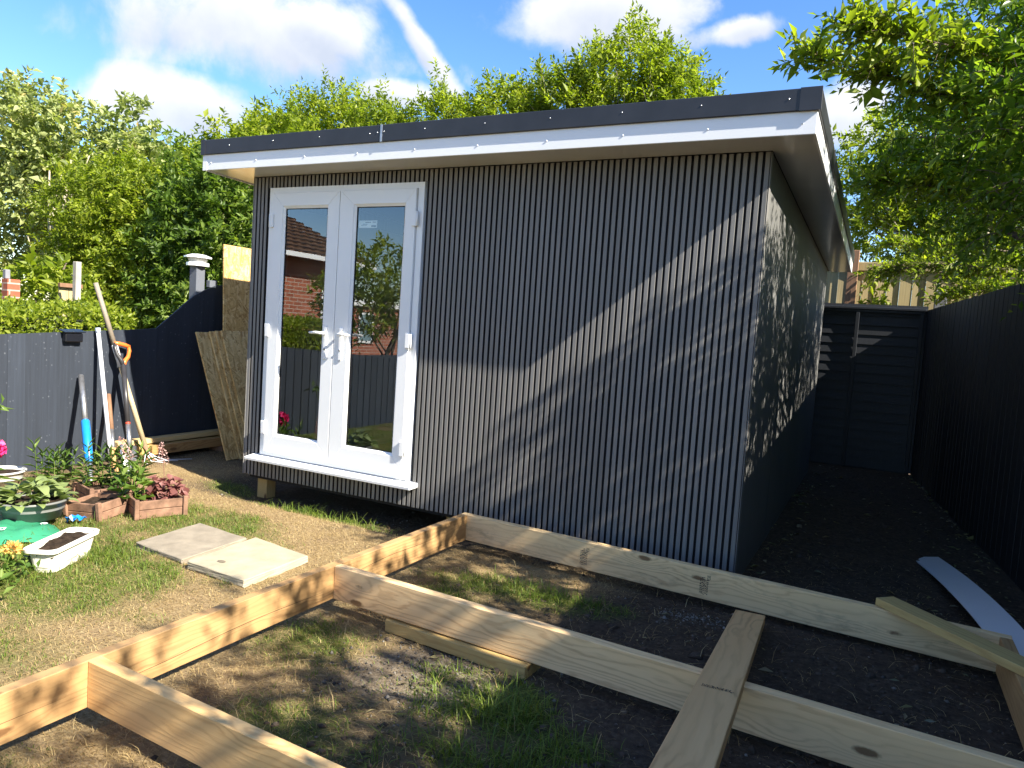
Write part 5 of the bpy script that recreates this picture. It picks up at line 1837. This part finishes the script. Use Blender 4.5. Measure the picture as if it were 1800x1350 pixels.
# white trough half full of soil
th_ = math.atan2(0.39, -0.20)
tr = thing('planter_trough', (0.64, -1.81, gzf(0.64, -1.81)), 'white plastic planter trough half full of soil on the grass', 'trough')


def trough_ring(l, w, z, n=7, r=0.04):
    P = []
    for (sx, sy) in ((1, 1), (-1, 1), (-1, -1), (1, -1)):
        a0 = {(1, 1): 0, (-1, 1): 90, (-1, -1): 180, (1, -1): 270}[(sx, sy)]
        for k_ in range(n):
            a = R(a0 + 90 * k_ / (n - 1))
            P.append((sx * (l - r) + r * math.cos(a), sy * (w - r) + r * math.sin(a), z))
    c, s = math.cos(th_), math.sin(th_)
    return [(x_ * c - y_ * s, x_ * s + y_ * c, z_) for x_, y_, z_ in P]


rings = [trough_ring(0.17, 0.058, 0.0), trough_ring(0.195, 0.074, 0.108), trough_ring(0.212, 0.088, 0.11), trough_ring(0.214, 0.09, 0.128), trough_ring(0.208, 0.084, 0.132), trough_ring(0.195, 0.071, 0.128), trough_ring(0.18, 0.062, 0.03)]
m_ = len(rings[0])
V = [p_ for r_ in rings for p_ in r_]
F = [tuple(range(m_ - 1, -1, -1))] + [(i * m_ + j, i * m_ + (j + 1) % m_, (i + 1) * m_ + (j + 1) % m_, (i + 1) * m_ + j) for i in range(len(rings) - 1) for j in range(m_)]
tzz = gzf(0.64, -1.81) + 0.004
put(ob('trough', mesh_np('trough', V, F, M['whitepot'], False), None, (0.64, -1.81, tzz)), tr)
V, F = [], []
for i in range(25):
    for j in range(9):
        u, v = i / 24 * 2 - 1, j / 8 * 2 - 1
        x_, y_ = u * 0.186, v * 0.064
        z_ = 0.122 + 0.02 * (u * 0.6 + 0.2) + 0.007 * math.sin(i * 0.7) * math.sin(j * 0.9) - 0.02 * abs(u) ** 3 + g.normal(0, 0.0015)
        V.append((x_ * math.cos(th_) - y_ * math.sin(th_), x_ * math.sin(th_) + y_ * math.cos(th_), z_ - 0.01))
for i in range(24):
    for j in range(8):
        F.append((i * 9 + j, (i + 1) * 9 + j, (i + 1) * 9 + j + 1, i * 9 + j + 1))
put(ob('soil', mesh_np('soil', V, F, M['compost'], True), None, (0.64, -1.81, tzz)), tr)


def square_planter(loc, sz, h, rot, mat, label, tilt=(0, 0)):
    t = thing('square_planter', loc, label, 'planter', 'weathered square planters')
    t.rotation_euler = (tilt[0], tilt[1], rot)
    a, b = sz
    th2 = 0.016
    for (x0, x1, y0, y1) in ((-a, a, -b, -b + th2), (-a, a, b - th2, b), (-a, -a + th2, -b + th2 + 0.001, b - th2 - 0.001), (a - th2, a, -b + th2 + 0.001, b - th2 - 0.001)):
        for k_ in range(2):
            z0 = k_ * h / 2 + 0.001
            me = box_mesh('side_board', x0, x1, y0, y1, z0, z0 + h / 2 - 0.003, mat, 0.003)
            ob('side_board', me, t)
    for sx in (-1, 1):
        for sy in (-1, 1):
            ob('corner_post', box_mesh('corner_post', sx * a - 0.014, sx * a + 0.014, sy * b - 0.014, sy * b + 0.014, 0, h + 0.012, mat, 0.003), t)
    V_, F_ = [], []
    for i in range(9):
        for j in range(9):
            V_.append(((i / 8 * 2 - 1) * (a - 0.017), (j / 8 * 2 - 1) * (b - 0.017), h * 0.72 + g.normal(0, 0.007)))
    for i in range(8):
        for j in range(8):
            F_.append((i * 9 + j, (i + 1) * 9 + j, (i + 1) * 9 + j + 1, i * 9 + j + 1))
    ob('soil', mesh_np('soil', V_, F_, M['compost'], True), t)
    return t


square_planter((0.145, -0.89, gzf(0.145, -0.89)), (0.15, 0.15, ), 0.12, R(-22), M['terra'], 'weathered square wooden planter, the one nearest the paving slabs, red plant in it')
square_planter((-0.07, -1.14, gzf(-0.07, -1.14)), (0.13, 0.13), 0.115, R(12), M['terra'], 'weathered brown planter between the grey tub and the red-leaved plant', (0.06, -0.05))
square_planter((-0.42, -0.86, gzf(-0.42, -0.86)), (0.16, 0.15), 0.11, R(-15), M['terra'], 'weathered planter at the back nearest the fence, lily stems in it')
bowl = lathe_pot('pale_bowl', (-1.16, -1.18, gzf(-1.16, -1.18)), 0.10, 0.155, 0.12, M['cap_glass'], 'pale grey bowl pot behind the tub at the left edge', 'pot')
leaf_plant('lily_plant', [(-0.92 + 0.08 * math.cos(i * 2.1), -0.93 + 0.10 * math.sin(i * 2.7), gzf(-0.9, -0.9)) for i in range(9)], 'clump of green lily stems behind the tub, near the left edge', 17, 0.13, 0.03, M['lily'], 0.30, 1)
leaf_plant('lily_plant', [(-0.50 + 0.07 * math.cos(i * 2.1), -0.88 + 0.08 * math.sin(i * 2.7), gzf(-0.42, -0.86) + 0.07) for i in range(6)], 'clump of lily stems in the back planter by the blue-sleeved bar', 17, 0.13, 0.028, M['lily'], 0.27, 2)
leaf_plant('lily_plant', [(-0.33 + 0.07 * math.cos(i * 2.3), -0.77 + 0.08 * math.sin(i * 2.9), gzf(-0.42, -0.86) + 0.07) for i in range(6)], 'lily stems standing before the white pole and spade', 16, 0.14, 0.032, M['lily'], 0.30, 3)
leaf_plant('hydrangea', [(0.02 + 0.06 * math.cos(i * 2.1), -0.98 + 0.07 * math.sin(i * 2.7), gzf(0.1, -0.95) + 0.07) for i in range(6)], 'yellow-green broad-leaved plant in the front planters', 8, 0.115, 0.075, M['lily'], 0.21, 4)
# red heuchera with two pale flower spikes
hx_, hy_ = 0.12, -0.80
hz_ = gzf(hx_, hy_) + 0.085
he = thing('red_leaved_plant', (hx_, hy_, hz_), 'dark red crinkled-leaf plant with pale flower spikes in the front planter', 'plant')
n_ = 170
d = unit(g.normal(size=(n_, 3)) * [1, 1, 0.7] + [0, 0, 0.35])
P = np.array([hx_, hy_, hz_ + 0.02]) + d * np.array([0.115, 0.115, 0.12]) * g.uniform(0.5, 1.0, (n_, 1))
Ll = g.uniform(0.04, 0.07, n_)
V, F = leaf_quads(P, d * [1, 1, 0.3] + g.normal(0, 0.4, (n_, 3)), d + [0, 0, 0.6], Ll, Ll * 1.05, 0.2, 0.55)
put(ob('foliage', mesh_np('foliage', V, F, M['heuch'])), he)
for (sx, sy, top) in (((hx_ - 0.10), (hy_ - 0.05), (-0.115, -0.98, 0.375)), ((hx_ - 0.02), (hy_ + 0.02), (0.055, -0.785, 0.335))):
    st_pts = np.array([(sx, sy, hz_), ((sx + top[0]) / 2 + 0.01, (sy + top[1]) / 2, (hz_ + top[2]) / 2), top])
    put(ob('flower_stalk', limb_mesh('flower_stalk', [(st_pts, 0.0025, 0.0015)], M['heuch'], 5)), he)
    n_ = 130
    t = g.uniform(0, 1, n_)
    ctr = np.array(top) + (np.array(st_pts[1]) - np.array(top)) * (t[:, None] * 0.75)
    rad = 0.008 + 0.028 * t
    an = g.uniform(0, 6.283, n_)
    P = ctr + np.stack([np.cos(an) * rad, np.sin(an) * rad, 0 * an], 1)
    Ll = g.uniform(0.008, 0.014, n_)
    V, F = leaf_quads(P, g.normal(size=(n_, 3)) + [0, 0, -0.4], g.normal(size=(n_, 3)), Ll, Ll * 0.8)
    put(ob('flower_spike', mesh_np('flower_spike', V, F, M['palebell'])), he)
# pink double flower at the left edge
pe = thing('peony', (-0.95, -1.42, gzf(-0.95, -1.42)), 'deep pink double flower on its stem at the left edge', 'flower')
pc = np.array([-0.93, -1.345, 0.225])
put(ob('stem', limb_mesh('stem', [([(-0.95, -1.42, gzf(-0.95, -1.42)), (-0.96, -1.40, 0.05), pc], 0.005, 0.004)], M['lily'], 6)), pe)
n_ = 240
d = unit(g.normal(size=(n_, 3)))
rad = 0.078 * g.uniform(0.35, 1.0, n_)
P = pc + d * rad[:, None] * 0.6
Ll = g.uniform(0.03, 0.05, n_)
V, F = leaf_quads(P, d * 0.7 + g.normal(0, 0.5, (n_, 3)), d + g.normal(0, 0.3, (n_, 3)), Ll, Ll * 1.1, 0.5, 0.6)
put(ob('petals', mesh_np('petals', V, F, M['pinkpetal'])), pe)
n_ = 26
P = np.array([-0.95, -1.40, 0.0]) + np.stack([g.normal(0, 0.05, n_), g.normal(0, 0.05, n_), g.uniform(0.0, 0.17, n_)], 1)
Ll = g.uniform(0.08, 0.14, n_)
V, F = leaf_quads(P, g.normal(size=(n_, 3)) * [1, 1, 0.3], np.array([0, 0, 1.0]) + g.normal(0, 0.3, (n_, 3)), Ll, Ll * 0.35)
put(ob('foliage', mesh_np('foliage', V, F, M['lily'])), pe)
# leafy twig entering at the left edge
lt = thing('leafy_twig', (-0.62, -1.62, gzf(-0.62, -1.62)), 'leafy twig tip poking in at the left edge in front of the fence', 'twig')
put(ob('stem', limb_mesh('stem', [([(-0.70, -1.75, gzf(-0.7, -1.75)), (-0.68, -1.66, 0.35), (-0.62, -1.46, 0.575)], 0.007, 0.002)], M['lily'], 6)), lt)
n_ = 9
P = np.array([-0.63, -1.49, 0.57]) + np.stack([g.normal(0, 0.01, n_), np.linspace(-0.05, 0.05, n_), g.normal(0, 0.008, n_)], 1)
V, F = leaf_quads(P, np.stack([g.normal(0.3, 0.4, n_), g.normal(0.4, 0.5, n_), g.normal(-0.45, 0.3, n_)], 1), g.normal(size=(n_, 3)) + [0.5, -0.3, 0.6], g.uniform(0.07, 0.1, n_), g.uniform(0.03, 0.04, n_))
put(ob('foliage', mesh_np('foliage', V, F, M['lily'])), lt)
# low apricot-flowered plant bottom left
ap = thing('marigold', (0.70, -2.15, gzf(0.70, -2.15)), 'low green plant with a fluffy apricot flower head at the left edge', 'plant')
n_ = 420
P = np.array([0.62, -2.22, gzf(0.62, -2.22)]) + np.stack([g.normal(0, 0.11, n_), g.normal(0, 0.11, n_), g.uniform(0.0, 0.14, n_)], 1)
Ll = g.uniform(0.03, 0.065, n_)
V, F = leaf_quads(P, g.normal(size=(n_, 3)) + [0, 0, 0.3], np.array([0, 0, 1.0]) + g.normal(0, 0.6, (n_, 3)), Ll, Ll * 0.45)
put(ob('foliage', mesh_np('foliage', V, F, M['lily'])), ap)
n_ = 160
d = unit(g.normal(size=(n_, 3)) * [1, 1, 0.6] + [0, 0, 0.4])
P = np.array([0.725, -2.112, 0.03]) + d * 0.022
Ll = g.uniform(0.018, 0.034, n_)
V, F = leaf_quads(P, d, d + g.normal(0, 0.5, (n_, 3)), Ll, Ll * 0.4)
put(ob('flower', mesh_np('flower', V, F, M['yellowpetal'])), ap)
put(ob('stem', limb_mesh('stem', [([(0.70, -2.15, gzf(0.7, -2.15)), (0.715, -2.13, -0.04), (0.725, -2.112, 0.03)], 0.004, 0.003)], M['lily'], 5)), ap)
# blue plastic scrap
bp = np.array([(i, j) for i in range(6) for j in range(6)], float) / 5 - 0.5
V = np.stack([bp[:, 0] * 0.10, bp[:, 1] * 0.075, 0.03 + 0.028 * np.sin(bp[:, 0] * 11) * np.cos(bp[:, 1] * 9) + g.normal(0, 0.006, 36)], 1)
F = [(i * 6 + j, (i + 1) * 6 + j, (i + 1) * 6 + j + 1, i * 6 + j + 1) for i in range(5) for j in range(5)]
bs = ob('plastic_scrap', mesh_np('plastic_scrap', V, F, M['blue']), None, (0.03, -1.36, gzf(0.03, -1.36) + 0.01))
tag(bs, 'crumpled bright blue plastic scrap in the grass beside the grey tub', 'scrap')
bs.modifiers.new('s', 'SOLIDIFY').thickness = 0.002

# ------------------------------------------------------------------ what stands behind the viewer and shows in the door glass
hs = thing('brick_bungalow', (-8.5, -9.5, G0), 'red brick bungalow with a brown tiled roof, mirrored in the door glass', 'house')
hx0, hx1, hy0, hy1, hz1 = -12.0, -6.0, -8.35, -2.6, 2.55
box('wall', hx1 - 0.25, hx1, hy0, hy1, -0.2, hz1, M['brick'], hs)
box('wall', hx0, hx1 - 0.251, hy1 - 0.25, hy1 - 0.001, -0.2, hz1, M['brick'], hs)
box('wall', hx0, hx0 + 0.25, hy0, hy1 - 0.252, -0.2, hz1, M['brick'], hs)
box('wall', hx0 + 0.251, hx1 - 0.251, hy0, hy0 + 0.25, -0.2, hz1, M['brick'], hs)
M['tile'] = plain('brown_tiles', (0.14, 0.085, 0.06), 0.85, 0.3, 7, 0.2, 0, 0.3)
M['winglass'] = plain('window_glass', (0.16, 0.24, 0.27), 0.08, 0.1, 2)
rise, run, ov = 1.45, (hx1 - hx0) / 2 + 0.35, 0.35
nt_ = 13
for side in (1, -1):
    V, F = [], []
    sl_ = math.hypot(rise, run) / nt_
    ns = 240
    ys_ = np.linspace(hy0 - ov, hy1 + ov, ns)
    wz = 0.014 * np.sin((ys_ - ys_[0]) * 2 * math.pi / 0.24)
    dx_, dz_ = -side * run / nt_, rise / nt_
    for (u, lift) in ((-0.06, 0.075), (1.0, 0.012), (-0.06, 0.02)):
        for yy, w_ in zip(ys_, wz):
            V.append((dx_ * u, yy, dz_ * u + lift + w_))
    for i in range(ns - 1):
        F.append((i, i + 1, ns + i + 1, ns + i))
        F.append((i, i + 1, 2 * ns + i + 1, 2 * ns + i))
    tm = mesh_np('tile_course', V, F, M['tile'], True)
    xe = (hx1 + 0.35) if side == 1 else (hx0 - 0.35)
    for k_ in range(nt_):
        put(ob('tile_course', tm, None, (xe + dx_ * k_, 0, hz1 - 0.08 + dz_ * k_)), hs)
xm = (hx0 + hx1) / 2
tube('ridge', [(xm, hy0 - ov, hz1 - 0.08 + rise + 0.03), (xm, hy1 + ov, hz1 - 0.08 + rise + 0.03)], 0.11, M['tile'], hs, 10)
for ye in (hy0 + 0.242,):
    V = [(hx0, ye - 0.002, hz1), (hx1, ye - 0.002, hz1), (xm, ye - 0.002, hz1 + rise - 0.15), (hx0, ye - 0.24, hz1), (hx1, ye - 0.24, hz1), (xm, ye - 0.24, hz1 + rise - 0.15)]
    put(ob('gable', mesh_np('gable', V, [(0, 1, 2), (5, 4, 3), (0, 3, 4, 1), (1, 4, 5, 2), (2, 5, 3, 0)], M['brick'])), hs)
V = [(hx0, hy1 - 0.002, hz1), (hx1, hy1 - 0.002, hz1), (xm, hy1 - 0.002, hz1 + rise - 0.15), (hx0, hy1 - 0.24, hz1), (hx1, hy1 - 0.24, hz1), (xm, hy1 - 0.24, hz1 + rise - 0.15)]
put(ob('gable', mesh_np('gable', V, [(0, 1, 2), (5, 4, 3), (0, 3, 4, 1), (1, 4, 5, 2), (2, 5, 3, 0)], M['brick'])), hs)
box('gutter', hx1 + 0.36, hx1 + 0.46, hy0 - ov, hy1 + ov, hz1 - 0.14, hz1 - 0.05, M['upvc'], hs)
for (wy, ww, wz0, wz1) in ((-7.75, 0.55, 0.9, 2.05), (-4.4, 1.5, 0.9, 2.1)):
    wf = box('window', hx1 - 0.02, hx1 + 0.03, wy - ww / 2, wy + ww / 2, wz0, wz1, M['upvc'], hs)
    box('pane', hx1 + 0.031, hx1 + 0.034, wy - ww / 2 + 0.07, wy - 0.03, wz0 + 0.07, wz1 - 0.07, M['winglass'], wf)
    box('pane', hx1 + 0.031, hx1 + 0.034, wy + 0.03, wy + ww / 2 - 0.07, wz0 + 0.07, wz1 - 0.07, M['winglass'], wf)
tree('dogwood', (-2.5, -5.0, G0), [((-2.4, -5.0, 1.9), (0.6, 0.6, 0.55)), ((-2.7, -4.6, 1.5), (0.5, 0.5, 0.5)), ((-2.2, -5.4, 1.6), (0.5, 0.5, 0.5))], 420, 12, 0.26, 0.09, M['leaf_bright'],
     'small light green tree that shows mirrored in the right door glass', 'tree', 21, 0.05, 'bark', 0.42, 0.2)
gr = thing('brick_outhouse', (-7.5, -11.0, G0), 'low flat-roofed red brick outhouse mirrored in the right door glass', 'outhouse')
box('wall', -9.5, -6.6, -13.5, -9.0, -0.2, 1.62, M['brick'], gr)
box('roof', -9.6, -6.5, -13.6, -8.9, 1.621, 1.76, M['upvc'], gr, 0.01)
wf = box('window', -6.62, -6.57, -10.0, -9.45, 0.75, 1.5, M['upvc'], gr)
box('pane', -6.569, -6.566, -9.94, -9.51, 0.81, 1.44, M['winglass'], wf)
